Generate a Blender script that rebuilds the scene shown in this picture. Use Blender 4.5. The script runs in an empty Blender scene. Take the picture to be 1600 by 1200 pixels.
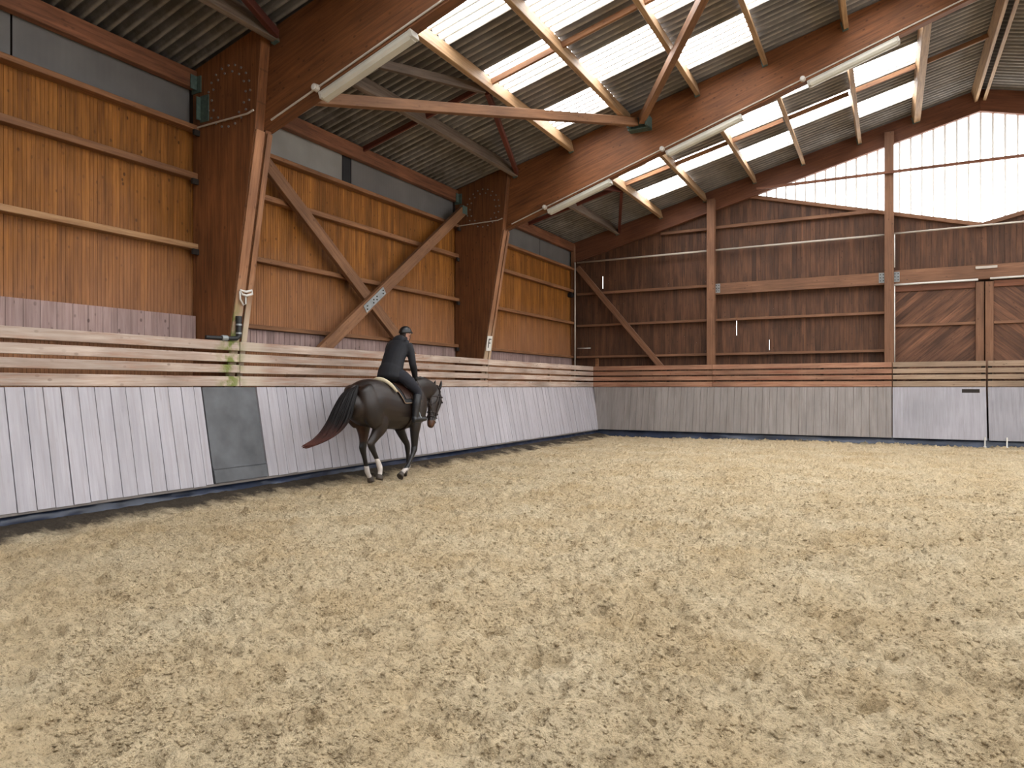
import bpy, bmesh, math, random
import numpy as np
from mathutils import Vector, Matrix, noise as mnoise

random.seed(7)
rng = np.random.default_rng(11)
SC = bpy.context.scene
COL = SC.collection
PI = math.pi

# ------------------------------------------------------------------ helpers
def lin(r, g, b):
    f = lambda c: (c / 255) / 12.92 if c / 255 <= .04045 else ((c / 255 + .055) / 1.055) ** 2.4
    k = .72          # the eye's exposure is set for these darker, real-world reflectances
    return (f(r)*k, f(g)*k, f(b)*k, 1)

class MB:
    def __init__(s): s.v = []; s.f = []; s.m = []
    def add(s, vs, fs, mi=0):
        b = len(s.v); s.v += [tuple(v) for v in vs]
        s.f += [tuple(b + i for i in f) for f in fs]; s.m += [mi] * len(fs)
    def box(s, x0, x1, y0, y1, z0, z1, mi=0):
        s.add([(x0,y0,z0),(x1,y0,z0),(x1,y1,z0),(x0,y1,z0),(x0,y0,z1),(x1,y0,z1),(x1,y1,z1),(x0,y1,z1)],
              [(0,3,2,1),(4,5,6,7),(0,1,5,4),(1,2,6,5),(2,3,7,6),(3,0,4,7)], mi)
    def prism(s, poly, z0, z1, mi=0):
        n = len(poly)
        a = sum(poly[i][0]*poly[(i+1)%n][1]-poly[(i+1)%n][0]*poly[i][1] for i in range(n))
        if a < 0: poly = poly[::-1]
        s.add([(p[0],p[1],z0) for p in poly]+[(p[0],p[1],z1) for p in poly],
              [tuple(range(n-1,-1,-1)), tuple(range(n,2*n))]+[(i,(i+1)%n,n+(i+1)%n,n+i) for i in range(n)], mi)
    def cyl(s, p0, p1, r0, r1=None, n=12, mi=0):
        s.tube([p0, p1], [r0, r0 if r1 is None else r1], n, mi)
    def tube(s, pts, rad, n=8, mi=0, closed=False):
        pts = [Vector(p) for p in pts]; k = len(pts)
        if not isinstance(rad, (list, tuple)): rad = [rad]*k
        t0 = (pts[1]-pts[0]).normalized()
        ref = Vector((0,0,1)) if abs(t0.z) < .9 else Vector((1,0,0))
        u = t0.cross(ref).normalized(); vs = []
        for i in range(k):
            if closed: t = (pts[(i+1)%k]-pts[i-1]).normalized()
            else: t = (pts[min(i+1,k-1)]-pts[max(i-1,0)]).normalized()
            u = (u - t*u.dot(t)).normalized(); w = t.cross(u)
            for j in range(n):
                a = 2*PI*j/n; vs.append(pts[i]+(u*math.cos(a)+w*math.sin(a))*rad[i])
        fs = []
        for i in range(k if closed else k-1):
            i2 = (i+1)%k
            for j in range(n):
                j2 = (j+1)%n; fs.append((i*n+j, i*n+j2, i2*n+j2, i2*n+j))
        if not closed: fs += [tuple(range(n-1,-1,-1)), tuple(range((k-1)*n, k*n))]
        s.add(vs, fs, mi)

def tag(o, label=None, cat=None, group=None, kind=None):
    if label: o['label'] = label
    if cat: o['category'] = cat
    if group: o['group'] = group
    if kind: o['kind'] = kind
    return o

WM = {}
def place(o, M, parent):
    WM[o.name] = M
    if parent is not None:
        o.parent = parent; o.matrix_parent_inverse = Matrix.Identity(4)
        o.matrix_basis = WM[parent.name].inverted() @ M
    else: o.matrix_basis = M
    return o

def mesh_obj(name, me, parent=None, M=None, **k):
    o = bpy.data.objects.new(name, me); COL.objects.link(o)
    place(o, Matrix.Identity(4) if M is None else M, parent)
    return tag(o, **k)

def build(name, mb, mats, parent=None, M=None, smooth=False, bevel=0, **k):
    me = bpy.data.meshes.new(name); me.from_pydata(mb.v, [], mb.f)
    if not isinstance(mats, (list, tuple)): mats = [mats]
    for m in mats: me.materials.append(m)
    if len(mats) > 1: me.polygons.foreach_set('material_index', mb.m)
    if bevel:
        bm = bmesh.new(); bm.from_mesh(me)
        bmesh.ops.bevel(bm, geom=bm.edges[:], offset=bevel, segments=1, affect='EDGES')
        bm.to_mesh(me); bm.free()
    if smooth: me.polygons.foreach_set('use_smooth', [True]*len(me.polygons))
    me.update()
    return mesh_obj(name, me, parent, M, **k)

def empty(name, loc, **k):
    o = bpy.data.objects.new(name, None); COL.objects.link(o); o.empty_display_size = .2
    place(o, Matrix.Translation(loc), None)
    return tag(o, **k)

def axes(o, x, y):
    x = Vector(x).normalized(); y = Vector(y); y = (y - x*y.dot(x)).normalized(); z = x.cross(y)
    M = Matrix((x, y, z)).transposed().to_4x4(); M.translation = Vector(o); return M

def beam(name, p0, p1, w, h, mat, up=(0,0,1), parent=None, bevel=.006, extra=None, **k):
    """a sawn timber from p0 to p1 (centre line), w across, h along up; the grain runs along its own x"""
    p0, p1 = Vector(p0), Vector(p1); d = p1-p0; L = d.length; x = d.normalized()
    up = Vector(up); z = (up - x*up.dot(x)).normalized(); y = z.cross(x)
    M = Matrix((x, y, z)).transposed().to_4x4(); M.translation = p0
    mb = MB(); mb.box(0, L, -w/2, w/2, -h/2, h/2)
    return build(name, mb, mat, parent, M, bevel=bevel, **k)

def xz_prism(name, poly, y0, y1, mat, origin, xdir, parent=None, bevel=.006, **k):
    """a slab whose outline is given in x, z; extruded y0..y1; own x axis along xdir (the grain)"""
    M = axes((origin[0], y0, origin[1]), (xdir[0],0,xdir[1]), (-xdir[1],0,xdir[0]))
    Mi = M.inverted(); pl = [Mi @ Vector((p[0], y0, p[1])) for p in poly]
    q = (Mi @ Vector((origin[0], y1, origin[1]))).z
    mb = MB(); mb.prism([(p.x, p.y) for p in pl], min(0,q), max(0,q))
    return build(name, mb, mat, parent, M, bevel=bevel, **k)

# ------------------------------------------------------------------ materials
def new_mat(name):
    m = bpy.data.materials.new(name); m.use_nodes = True; nt = m.node_tree
    b = nt.nodes['Principled BSDF']
    return m, nt, b
def N(nt, t, **k):
    n = nt.nodes.new(t)
    for a, v in k.items():
        if a in n.inputs: n.inputs[a].default_value = v
        else: setattr(n, a, v)
    return n
def ramp(nt, stops, fac=None):
    r = nt.nodes.new('ShaderNodeValToRGB'); e = r.color_ramp.elements
    while len(e) < len(stops): e.new(.5)
    for i, (p, c) in enumerate(stops):
        e[i].position = p; e[i].color = c if len(c) == 4 else (*c, 1)
    if fac is not None: nt.links.new(fac, r.inputs[0])
    return r
def mixc(nt, fac, a, b, mode='MIX'):
    n = nt.nodes.new('ShaderNodeMix'); n.data_type = 'RGBA'; n.blend_type = mode
    for i, v in ((0, fac), (6, a), (7, b)):
        if hasattr(v, 'is_output') or hasattr(v, 'links'): nt.links.new(v, n.inputs[i])
        else: n.inputs[i].default_value = v
    return n.outputs[2]
def math_(nt, op, a, b=0.0, c=None, clamp=False):
    n = nt.nodes.new('ShaderNodeMath'); n.operation = op; n.use_clamp = clamp
    for i, v in enumerate((a, b) if c is None else (a, b, c)):
        if hasattr(v, 'links'): nt.links.new(v, n.inputs[i])
        else: n.inputs[i].default_value = v
    return n.outputs[0]
def mapr(nt, v, a, b, c=0., d=1.):
    n = nt.nodes.new('ShaderNodeMapRange'); nt.links.new(v, n.inputs[0])
    for i, q in enumerate((a, b, c, d)): n.inputs[i+1].default_value = q
    return n.outputs[0]

def flat(name, col, rough=.6, metal=0., nz=.12, nscale=6., bump=0.):
    m, nt, b = new_mat(name)
    tc = N(nt, 'ShaderNodeTexCoord'); no = N(nt, 'ShaderNodeTexNoise', Scale=nscale, Detail=5.)
    nt.links.new(tc.outputs['Object'], no.inputs['Vector'])
    a = tuple(c*(1-nz) for c in col[:3])+(1,); d = tuple(min(1,c*(1+nz)) for c in col[:3])+(1,)
    r = ramp(nt, [(.3,a),(.7,d)], no.outputs[0]); nt.links.new(r.outputs[0], b.inputs['Base Color'])
    b.inputs['Roughness'].default_value = rough; b.inputs['Metallic'].default_value = metal
    if bump:
        bp = N(nt, 'ShaderNodeBump', Strength=bump, Distance=.01); nt.links.new(no.outputs[0], bp.inputs['Height'])
        nt.links.new(bp.outputs[0], b.inputs['Normal'])
    return m

def wood(name, dark, light, board=0., knots=.75, vary=.25, rough=.65, lam=0., worn=None, wornz=(2.0,3.6), moss=False, stain=None, bv=.25, spec=.35):
    """timber: grain along the object's own x; board = width of the boards across its own y (own tone each)"""
    m, nt, b = new_mat(name); L = nt.links.new
    tc = N(nt, 'ShaderNodeTexCoord'); oi = N(nt, 'ShaderNodeObjectInfo')
    off = N(nt, 'ShaderNodeVectorMath', operation='SCALE'); off.inputs[0].default_value = (37.,53.,71.); L(oi.outputs['Random'], off.inputs['Scale'])
    ad = N(nt, 'ShaderNodeVectorMath', operation='ADD'); L(tc.outputs['Object'], ad.inputs[0]); L(off.outputs[0], ad.inputs[1])
    sep = N(nt, 'ShaderNodeSeparateXYZ'); L(tc.outputs['Object'], sep.inputs[0])
    vec = ad.outputs[0]; bw = None
    if board:
        fl = math_(nt, 'FLOOR', math_(nt, 'DIVIDE', sep.outputs[1], board))
        wn = N(nt, 'ShaderNodeTexWhiteNoise', noise_dimensions='1D'); L(fl, wn.inputs['W']); bw = wn.outputs[0]
        cx = N(nt, 'ShaderNodeCombineXYZ'); L(math_(nt,'MULTIPLY',bw,19.), cx.inputs[0]); L(math_(nt,'MULTIPLY',bw,7.), cx.inputs[2])
        a2 = N(nt, 'ShaderNodeVectorMath', operation='ADD'); L(vec, a2.inputs[0]); L(cx.outputs[0], a2.inputs[1]); vec = a2.outputs[0]
    mp = N(nt, 'ShaderNodeMapping'); mp.inputs['Scale'].default_value = (.7, 11., 11.); L(vec, mp.inputs[0])
    n1 = N(nt, 'ShaderNodeTexNoise', Scale=2.2, Detail=7., Roughness=.62, Distortion=.35); L(mp.outputs[0], n1.inputs['Vector'])
    c = ramp(nt, [(.28, dark), (.72, light)], n1.outputs[0]).outputs[0]
    n2 = N(nt, 'ShaderNodeTexNoise', Scale=.9, Detail=3.); L(vec, n2.inputs['Vector'])
    c = mixc(nt, 1., c, ramp(nt, [(.3,(1-vary,)*3), (.7,(1+vary*.6,)*3)], n2.outputs[0]).outputs[0], 'MULTIPLY')
    if bw is not None:
        c = mixc(nt, 1., c, ramp(nt, [(0,(1-bv,1-bv*1.1,1-bv*1.2)), (1,(1+bv*.8,)*3)], bw).outputs[0], 'MULTIPLY')
    ob = math_(nt, 'ADD', math_(nt, 'MULTIPLY', oi.outputs['Random'], .22), .89)
    cm = N(nt, 'ShaderNodeCombineXYZ'); [L(ob, cm.inputs[i]) for i in range(3)]
    c = mixc(nt, 1., c, cm.outputs[0], 'MULTIPLY')
    if lam:    # glue lines of laminated timber
        fr = math_(nt, 'FRACT', math_(nt, 'DIVIDE', sep.outputs[1], lam))
        ln = math_(nt, 'LESS_THAN', fr, .06)
        c = mixc(nt, math_(nt,'MULTIPLY',ln,.35), c, (dark[0]*.5,dark[1]*.5,dark[2]*.5,1))
    if knots:
        mk = N(nt, 'ShaderNodeMapping'); mk.inputs['Scale'].default_value = (6.5, 10., 10.); L(vec, mk.inputs[0])
        vo = N(nt, 'ShaderNodeTexVoronoi', Scale=1.); L(mk.outputs[0], vo.inputs['Vector'])
        kf = mapr(nt, vo.outputs['Distance'], .12, .2, knots, 0.)
        gt = N(nt, 'ShaderNodeTexNoise', Scale=1.7, Detail=2.); L(vec, gt.inputs['Vector']); kf = math_(nt,'MULTIPLY',kf,mapr(nt,gt.outputs[0],.42,.62,.1,1.))
        c = mixc(nt, kf, c, (dark[0]*.35,dark[1]*.32,dark[2]*.3,1))
    if worn is not None:
        ge = N(nt, 'ShaderNodeNewGeometry'); sg = N(nt, 'ShaderNodeSeparateXYZ'); L(ge.outputs['Position'], sg.inputs[0])
        nw = N(nt, 'ShaderNodeTexNoise', Scale=.8, Detail=4.); L(tc.outputs['Object'], nw.inputs['Vector'])
        zz = math_(nt, 'ADD', sg.outputs[2], math_(nt, 'MULTIPLY', math_(nt,'SUBTRACT',nw.outputs[0],.5), -2.4))
        c = mixc(nt, mapr(nt, zz, wornz[1], wornz[0], 0., .75), c, mixc(nt, 1., worn, ramp(nt,[(.3,(.75,.75,.75)),(.7,(1.15,1.15,1.15))],n1.outputs[0]).outputs[0], 'MULTIPLY'))
    if stain is not None:
        ns = N(nt, 'ShaderNodeTexNoise', Scale=1.6, Detail=6., Roughness=.7); L(mp.outputs[0], ns.inputs['Vector']); 
        c = mixc(nt, mapr(nt, ns.outputs[0], .5, .72, 0., .8), c, stain)
    if moss:
        ge = N(nt, 'ShaderNodeNewGeometry'); sg = N(nt, 'ShaderNodeSeparateXYZ'); L(ge.outputs['Position'], sg.inputs[0])
        ng = N(nt, 'ShaderNodeTexNoise', Scale=9., Detail=5.); L(ge.outputs['Position'], ng.inputs['Vector'])
        near = mapr(nt, math_(nt,'ABSOLUTE',math_(nt,'SUBTRACT',sg.outputs[1],6.98)), .05, .3, 1., 0.)
        side = mapr(nt, sg.outputs[0], -7.9, -8.05, 0., 1.)
        lowz = mapr(nt, sg.outputs[2], 2.75, 2.35, 0., 1.)
        fac = math_(nt,'MULTIPLY',math_(nt,'MULTIPLY',near,lowz), mapr(nt, ng.outputs[0], .4, .6, 0., 1.1))
        c = mixc(nt, math_(nt,'MINIMUM',fac,.9), c, lin(120,135,50))
        pale = mapr(nt, math_(nt,'ABSOLUTE',math_(nt,'SUBTRACT',sg.outputs[1],7.35)), .1, .35, .6, 0.)
        c = mixc(nt, math_(nt,'MULTIPLY',math_(nt,'MULTIPLY',pale,lowz),.9), c, lin(225,210,190))
    L(c, b.inputs['Base Color']); b.inputs['Roughness'].default_value = rough
    b.inputs['Specular IOR Level'].default_value = spec
    bp = N(nt, 'ShaderNodeBump', Strength=.25, Distance=.01); L(n1.outputs[0], bp.inputs['Height']); L(bp.outputs[0], b.inputs['Normal'])
    return m

M_frame  = wood('glulam', lin(94,56,30), lin(148,94,54), lam=.045, knots=.55, vary=.3)
M_frame_end = wood('glulam_end', lin(98,60,42), lin(138,88,62), lam=.045, knots=.4, vary=.2)
M_purlin = wood('purlin_timber', lin(140,108,76), lin(194,156,114), knots=.3, vary=.2, stain=lin(120,84,56))
M_dusty  = wood('dusty_timber', lin(96,80,68), lin(146,128,112), knots=.2, vary=.25, stain=lin(96,66,50))
M_eave   = wood('eave_timber', lin(108,66,42), lin(160,104,72), knots=.35, vary=.3, stain=lin(74,40,28))
M_brace  = wood('brace_timber', lin(112,76,52), lin(160,116,82), knots=.5, vary=.25)
M_red    = wood('red_timber', lin(88,42,34), lin(126,66,50), knots=.3, vary=.25)
M_girt   = wood('girt_timber', lin(118,76,48), lin(172,122,82), knots=.5, vary=.25)
M_girtpale = wood('girt_pale_timber', lin(160,112,72), lin(214,170,124), knots=.5, vary=.3, stain=lin(140,86,50))
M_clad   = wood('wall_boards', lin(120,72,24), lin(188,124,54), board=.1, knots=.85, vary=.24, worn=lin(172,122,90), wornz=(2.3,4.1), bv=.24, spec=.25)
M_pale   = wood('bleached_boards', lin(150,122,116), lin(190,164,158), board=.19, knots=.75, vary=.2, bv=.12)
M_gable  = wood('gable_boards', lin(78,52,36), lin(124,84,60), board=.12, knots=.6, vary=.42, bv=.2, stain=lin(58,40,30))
M_post   = wood('post_timber', lin(112,76,54), lin(152,110,82), knots=.5, vary=.25)
M_rail   = wood('rail_timber', lin(176,150,134), lin(220,202,188), knots=.55, vary=.3, moss=True, stain=lin(178,128,102))
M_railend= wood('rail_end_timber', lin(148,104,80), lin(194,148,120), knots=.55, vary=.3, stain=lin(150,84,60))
M_railgate= wood('rail_gate_timber', lin(146,120,98), lin(186,162,138), knots=.5, vary=.25)
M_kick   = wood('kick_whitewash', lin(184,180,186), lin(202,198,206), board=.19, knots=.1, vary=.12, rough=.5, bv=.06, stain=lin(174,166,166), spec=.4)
M_kickend= wood('kick_end_whitewash', lin(142,134,130), lin(164,157,153), board=.19, knots=.12, vary=.14, rough=.55, bv=.06, stain=lin(132,120,112))  # darker copy of the whitewash: the gable's weaker light is put into the colour
M_panel  = wood('gate_panel', lin(152,148,154), lin(176,173,180), knots=0., vary=.16, rough=.5)
M_colface= wood('column_face', lin(120,78,52), lin(174,124,88), knots=.5, vary=.3, moss=True, worn=lin(216,190,160), wornz=(2.1,3.3))
M_door   = wood('chevron_boards', lin(84,54,38), lin(142,98,72), board=.13, knots=.5, vary=.45, bv=.24, stain=lin(60,38,28))
M_rubber = flat('rubber_mat', lin(96,98,102), .55, nz=.3, nscale=3.)
M_steel  = flat('galvanised_steel', lin(170,176,178), .45, .6, nz=.15, nscale=9.)
M_green  = flat('weathered_steel', lin(92,112,104), .6, .3, nz=.25, nscale=20.)
M_bolt   = flat('bolt_steel', lin(150,146,142), .45, .5, nz=.1)
M_pipe   = flat('conduit_plastic', lin(206,196,184), .5, nz=.06)
M_whitep = flat('white_plastic', lin(235,232,226), .45, nz=.05)
M_lamp   = flat('lamp_diffuser', lin(208,204,190), .4, nz=.08, nscale=3.)
M_lamph  = flat('lamp_housing', lin(190,184,172), .5, nz=.08)
M_black  = flat('black_rubber', lin(24,24,26), .5, nz=.2)
M_dark   = flat('dark_recess', lin(40,30,24), .9, nz=.2)
M_ink    = flat('sign_ink', lin(16,16,18), .6, nz=.05)
M_poly   = flat('grey_sheet', lin(120,118,116), .3, nz=.14, nscale=2.)
M_polyw  = flat('pale_grey_sheet', lin(156,154,150), .28, nz=.14, nscale=2.)
M_out    = flat('outside_ground', lin(120,120,110), .9, nz=.1)

def roof_mat():
    m, nt, b = new_mat('fibre_cement'); L = nt.links.new
    ge = N(nt, 'ShaderNodeNewGeometry'); sp = N(nt, 'ShaderNodeSeparateXYZ'); L(ge.outputs['Position'], sp.inputs[0])
    mp = N(nt, 'ShaderNodeMapping'); mp.inputs['Scale'].default_value = (.6, 5., 1.); L(ge.outputs['Position'], mp.inputs[0])
    n1 = N(nt, 'ShaderNodeTexNoise', Scale=1.5, Detail=7., Roughness=.65); L(mp.outputs[0], n1.inputs['Vector'])
    c = ramp(nt, [(.3, lin(82,78,76)), (.7, lin(140,134,130))], n1.outputs[0]).outputs[0]
    n2 = N(nt, 'ShaderNodeTexNoise', Scale=2.5, Detail=6., Roughness=.7); L(ge.outputs['Position'], n2.inputs['Vector'])
    low = mapr(nt, sp.outputs[0], -6.5, -8.9, 0., 1.)
    c = mixc(nt, math_(nt,'MULTIPLY',low,mapr(nt,n2.outputs[0],.42,.6,0.,.85)), c, lin(72,64,50))
    # lime and dust streaks on the ridges, also painting in the corrugation's light and shade
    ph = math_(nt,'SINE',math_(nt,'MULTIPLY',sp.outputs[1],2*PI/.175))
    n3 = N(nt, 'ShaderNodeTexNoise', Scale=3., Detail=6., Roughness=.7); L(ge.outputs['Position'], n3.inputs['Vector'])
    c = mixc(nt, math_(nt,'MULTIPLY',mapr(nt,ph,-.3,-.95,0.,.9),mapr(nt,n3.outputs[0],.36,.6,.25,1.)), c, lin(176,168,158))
    c = mixc(nt, mapr(nt,ph,.2,.9,0.,.5), c, lin(58,54,52))  # hollows darkened in the colour, standing in for shade between the ridges
    rw = math_(nt, 'FLOOR', math_(nt,'DIVIDE',math_(nt,'SUBTRACT',sp.outputs[1],8.35),1.05))
    wn = N(nt,'ShaderNodeTexWhiteNoise', noise_dimensions='1D'); L(rw, wn.inputs['W'])
    c = mixc(nt, 1., c, ramp(nt,[(0,(.8,.8,.8)),(1,(1.12,1.12,1.12))],wn.outputs[0]).outputs[0],'MULTIPLY')
    L(c, b.inputs['Base Color']); b.inputs['Roughness'].default_value = .75
    return m
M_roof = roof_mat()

LIGHT = 6.0
def glow_mat(name, strength, col, seam, axis, pitch, width, dark, moss=False):
    """translucent sheet lit by the overcast sky behind it; ribs or seams let less through"""
    m, nt, b = new_mat(name); L = nt.links.new
    ge = N(nt, 'ShaderNodeNewGeometry'); sp = N(nt, 'ShaderNodeSeparateXYZ'); L(ge.outputs['Position'], sp.inputs[0])
    tc = N(nt, 'ShaderNodeTexCoord')
    fr = math_(nt, 'FRACT', math_(nt, 'DIVIDE', math_(nt,'ADD',sp.outputs[axis],52.57), pitch))
    ln = math_(nt, 'LESS_THAN', fr, width)
    no = N(nt, 'ShaderNodeTexNoise', Scale=3., Detail=5.); L(tc.outputs['Object'], no.inputs['Vector'])
    s = math_(nt, 'MULTIPLY', mapr(nt, no.outputs[0], .3, .7, .8, 1.1), strength)
    s = math_(nt, 'MULTIPLY', s, math_(nt, 'SUBTRACT', 1., math_(nt, 'MULTIPLY', ln, 1-dark)))
    if moss:
        so = N(nt, 'ShaderNodeSeparateXYZ'); L(tc.outputs['Object'], so.inputs[0])
        n2 = N(nt, 'ShaderNodeTexNoise', Scale=8., Detail=5., Roughness=.7); L(tc.outputs['Object'], n2.inputs['Vector'])
        e = math_(nt, 'ADD', mapr(nt, so.outputs[1], .78, 1.03, 0., .42), n2.outputs[0])
        s = math_(nt, 'MULTIPLY', s, mapr(nt, e, .8, .86, 1., .02))
    b.inputs['Base Color'].default_value = (.7,.7,.68,1); b.inputs['Roughness'].default_value = .5
    b.inputs['Emission Color'].default_value = col; L(s, b.inputs['Emission Strength'])
    return m
M_sky  = glow_mat('skylight_sheet', LIGHT*1.2, (.96,.98,1,1), None, 1, .175, .3, .015, True)
M_gwin = glow_mat('gable_sheet', LIGHT*.5, (.97,1,1,1), None, 0, .255, .2, .04)
M_swin = glow_mat('side_sheet', LIGHT*.5, (.9,.95,1,1), None, 1, 1.05, .04, .2)

def sand_mat():
    m, nt, b = new_mat('arena_sand'); L = nt.links.new
    ge = N(nt, 'ShaderNodeNewGeometry'); P = ge.outputs['Position']; sp = N(nt, 'ShaderNodeSeparateXYZ'); L(P, sp.inputs[0])
    def nz(s, d, r=.6):
        n = N(nt, 'ShaderNodeTexNoise', Scale=s, Detail=d, Roughness=r); L(P, n.inputs['Vector']); return n.outputs[0]
    c = ramp(nt, [(.3, lin(230,202,158)), (.7, lin(250,230,194))], nz(1.1, 6.)).outputs[0]
    c = mixc(nt, mapr(nt, nz(22., 5., .8), .58, .66, 0., .5), c, lin(172,142,108))
    c = mixc(nt, mapr(nt, nz(75., 3., .7), .64, .72, 0., .8), c, lin(92,78,66))
    c = mixc(nt, mapr(nt, nz(9., 6., .7), .66, .72, 0., .75), c, lin(104,90,78))
    c = mixc(nt, 1., c, ramp(nt, [(.38,(.55,.52,.48)),(.46,(1,1,1)),(.66,(1.15,1.15,1.14))], nz(46., 4., .8)).outputs[0], 'MULTIPLY')
    c = mixc(nt, 1., c, ramp(nt, [(.36,(.86,.85,.84)),(.62,(1.06,1.06,1.06))], nz(6., 6., .7)).outputs[0], 'MULTIPLY')
    # trodden, damp dark soil along the boards
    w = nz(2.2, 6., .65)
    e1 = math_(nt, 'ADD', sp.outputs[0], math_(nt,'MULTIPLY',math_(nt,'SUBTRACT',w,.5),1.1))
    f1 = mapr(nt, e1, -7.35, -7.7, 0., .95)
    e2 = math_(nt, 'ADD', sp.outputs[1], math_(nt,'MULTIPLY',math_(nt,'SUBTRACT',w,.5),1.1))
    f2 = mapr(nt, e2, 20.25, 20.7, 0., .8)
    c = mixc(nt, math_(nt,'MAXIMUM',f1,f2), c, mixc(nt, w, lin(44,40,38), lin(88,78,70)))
    L(c, b.inputs['Base Color']); b.inputs['Roughness'].default_value = .95; b.inputs['Specular IOR Level'].default_value = .15
    h = math_(nt,'ADD', math_(nt,'MULTIPLY',nz(38.,6.,.7),1.), math_(nt,'MULTIPLY',nz(120.,3.,.7),.35))
    bp = N(nt, 'ShaderNodeBump', Strength=1., Distance=.05); L(h, bp.inputs['Height']); L(bp.outputs[0], b.inputs['Normal'])
    return m
M_sand = sand_mat()

# ------------------------------------------------------------------ layout (metres; eye 1.5 m above the sand)
XL, XR, XRIDGE = -9.0, 13.0, 2.0
YE = 21.25                       # face of the gable cladding
Y0 = -7.0
def roof_z(x): return 6.5 + .257*(x+7.5) if x <= XRIDGE else 6.5 + .257*(2*XRIDGE-x+7.5)
BAYS = {1: (-.06, 7.0), 2: (7.34, 14.1), 3: (14.44, 21.1)}
BAYNAME = {1: 'before the first portal frame', 2: 'in the cross-braced bay', 3: 'in the bay by the gable'}
ORD = ['lowest','second','third','fourth','fifth','sixth','seventh','eighth','ninth']

# ---- floor
def vnoise(xs, ys, scale, seed):
    r = np.random.default_rng(seed); T = r.random((256,256))
    gx, gy = xs*scale, ys*scale
    ix, iy = np.floor(gx).astype(int), np.floor(gy).astype(int)
    fx, fy = gx-ix, gy-iy; fx = fx*fx*(3-2*fx); fy = fy*fy*(3-2*fy)
    a = T[np.ix_(iy%256, ix%256)]; b2 = T[np.ix_(iy%256, (ix+1)%256)]
    c = T[np.ix_((iy+1)%256, ix%256)]; d = T[np.ix_((iy+1)%256, (ix+1)%256)]
    fx = fx[None,:]; fy = fy[:,None]
    return (a*(1-fx)+b2*fx)*(1-fy)+(c*(1-fx)+d*fx)*fy - .5
def grade(segs):
    out = []
    for a, b, s0, s1 in segs:
        n = max(2, int((b-a)/((s0+s1)/2))); t = np.linspace(0,1,n,endpoint=False)
        k = s1/s0; u = t if abs(k-1)<1e-3 else (np.power(k, t)-1)/(k-1)
        out.append(a+(b-a)*u)
    return np.concatenate(out+[np.array([segs[-1][1]])])
def crumbs(xs, ys, Z):
    """loose crumbs of sand lying on the trodden surface"""
    t = (1+5**.5)/2
    ico = np.array([(-1,t,0),(1,t,0),(-1,-t,0),(1,-t,0),(0,-1,t),(0,1,t),(0,-1,-t),(0,1,-t),(t,0,-1),(t,0,1),(-t,0,-1),(-t,0,1)])/math.hypot(1,t)
    fc = np.array([(0,11,5),(0,5,1),(0,1,7),(0,7,10),(0,10,11),(1,5,9),(5,11,4),(11,10,2),(10,7,6),(7,1,8),(3,9,4),(3,4,2),(3,2,6),(3,6,8),(3,8,9),(4,9,5),(2,4,11),(6,2,10),(8,6,7),(9,8,1)])
    n = 62000; u = rng.random(n); py = 1.7*np.power(14./1.7, u); px = rng.uniform(-1,1,n)*(1.2+.95*py)-.30*py
    keep = (px > -7.7)&(px < 7); px, py = px[keep], py[keep]
    cl = np.array([mnoise.noise((a*2.2,b*2.2,3.)) for a,b in zip(px,py)]); keep = cl > -.12+rng.normal(0,.22,len(cl)); px, py = px[keep], py[keep]; n = len(px)
    r = rng.uniform(.003,.0095,n)*(1+.5*rng.random(n)**4)*(1+.09*np.maximum(py-3,0))
    i = np.clip(np.searchsorted(xs,px)-1,0,len(xs)-2); j = np.clip(np.searchsorted(ys,py)-1,0,len(ys)-2)
    fx = (px-xs[i])/(xs[i+1]-xs[i]); fy = (py-ys[j])/(ys[j+1]-ys[j])
    pz = (Z[j,i]*(1-fx)+Z[j,i+1]*fx)*(1-fy)+(Z[j+1,i]*(1-fx)+Z[j+1,i+1]*fx)*fy
    sc = rng.uniform(.65,1.45,(n,1,3))*np.array([1.25,1.05,.75]); V = ico[None]*(r[:,None,None]*sc)*rng.uniform(.75,1.2,(n,12,1))
    a = rng.uniform(0,2*PI,n)[:,None]; X = V[:,:,0]*np.cos(a)-V[:,:,1]*np.sin(a); Y = V[:,:,0]*np.sin(a)+V[:,:,1]*np.cos(a)
    co = np.stack([X+px[:,None],Y+py[:,None],V[:,:,2]+(pz+r*.25)[:,None]],-1).reshape(-1,3).astype(np.float32)
    q = (fc[None]+12*np.arange(n)[:,None,None]).reshape(-1,3).astype(np.int32)
    me = bpy.data.meshes.new('sand_crumbs'); me.vertices.add(len(co)); me.vertices.foreach_set('co', co.ravel())
    me.loops.add(q.size); me.loops.foreach_set('vertex_index', q.ravel()); me.polygons.add(len(q)); me.polygons.foreach_set('loop_start', np.arange(0,q.size,3,dtype=np.int32))
    me.polygons.foreach_set('use_smooth', np.ones(len(q),dtype=bool)); me.update(calc_edges=True); me.materials.append(M_sand)
    mesh_obj('sand_crumbs', me, kind='stuff', label='loose crumbs of sand scattered over the arena floor', cat='sand')
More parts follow.
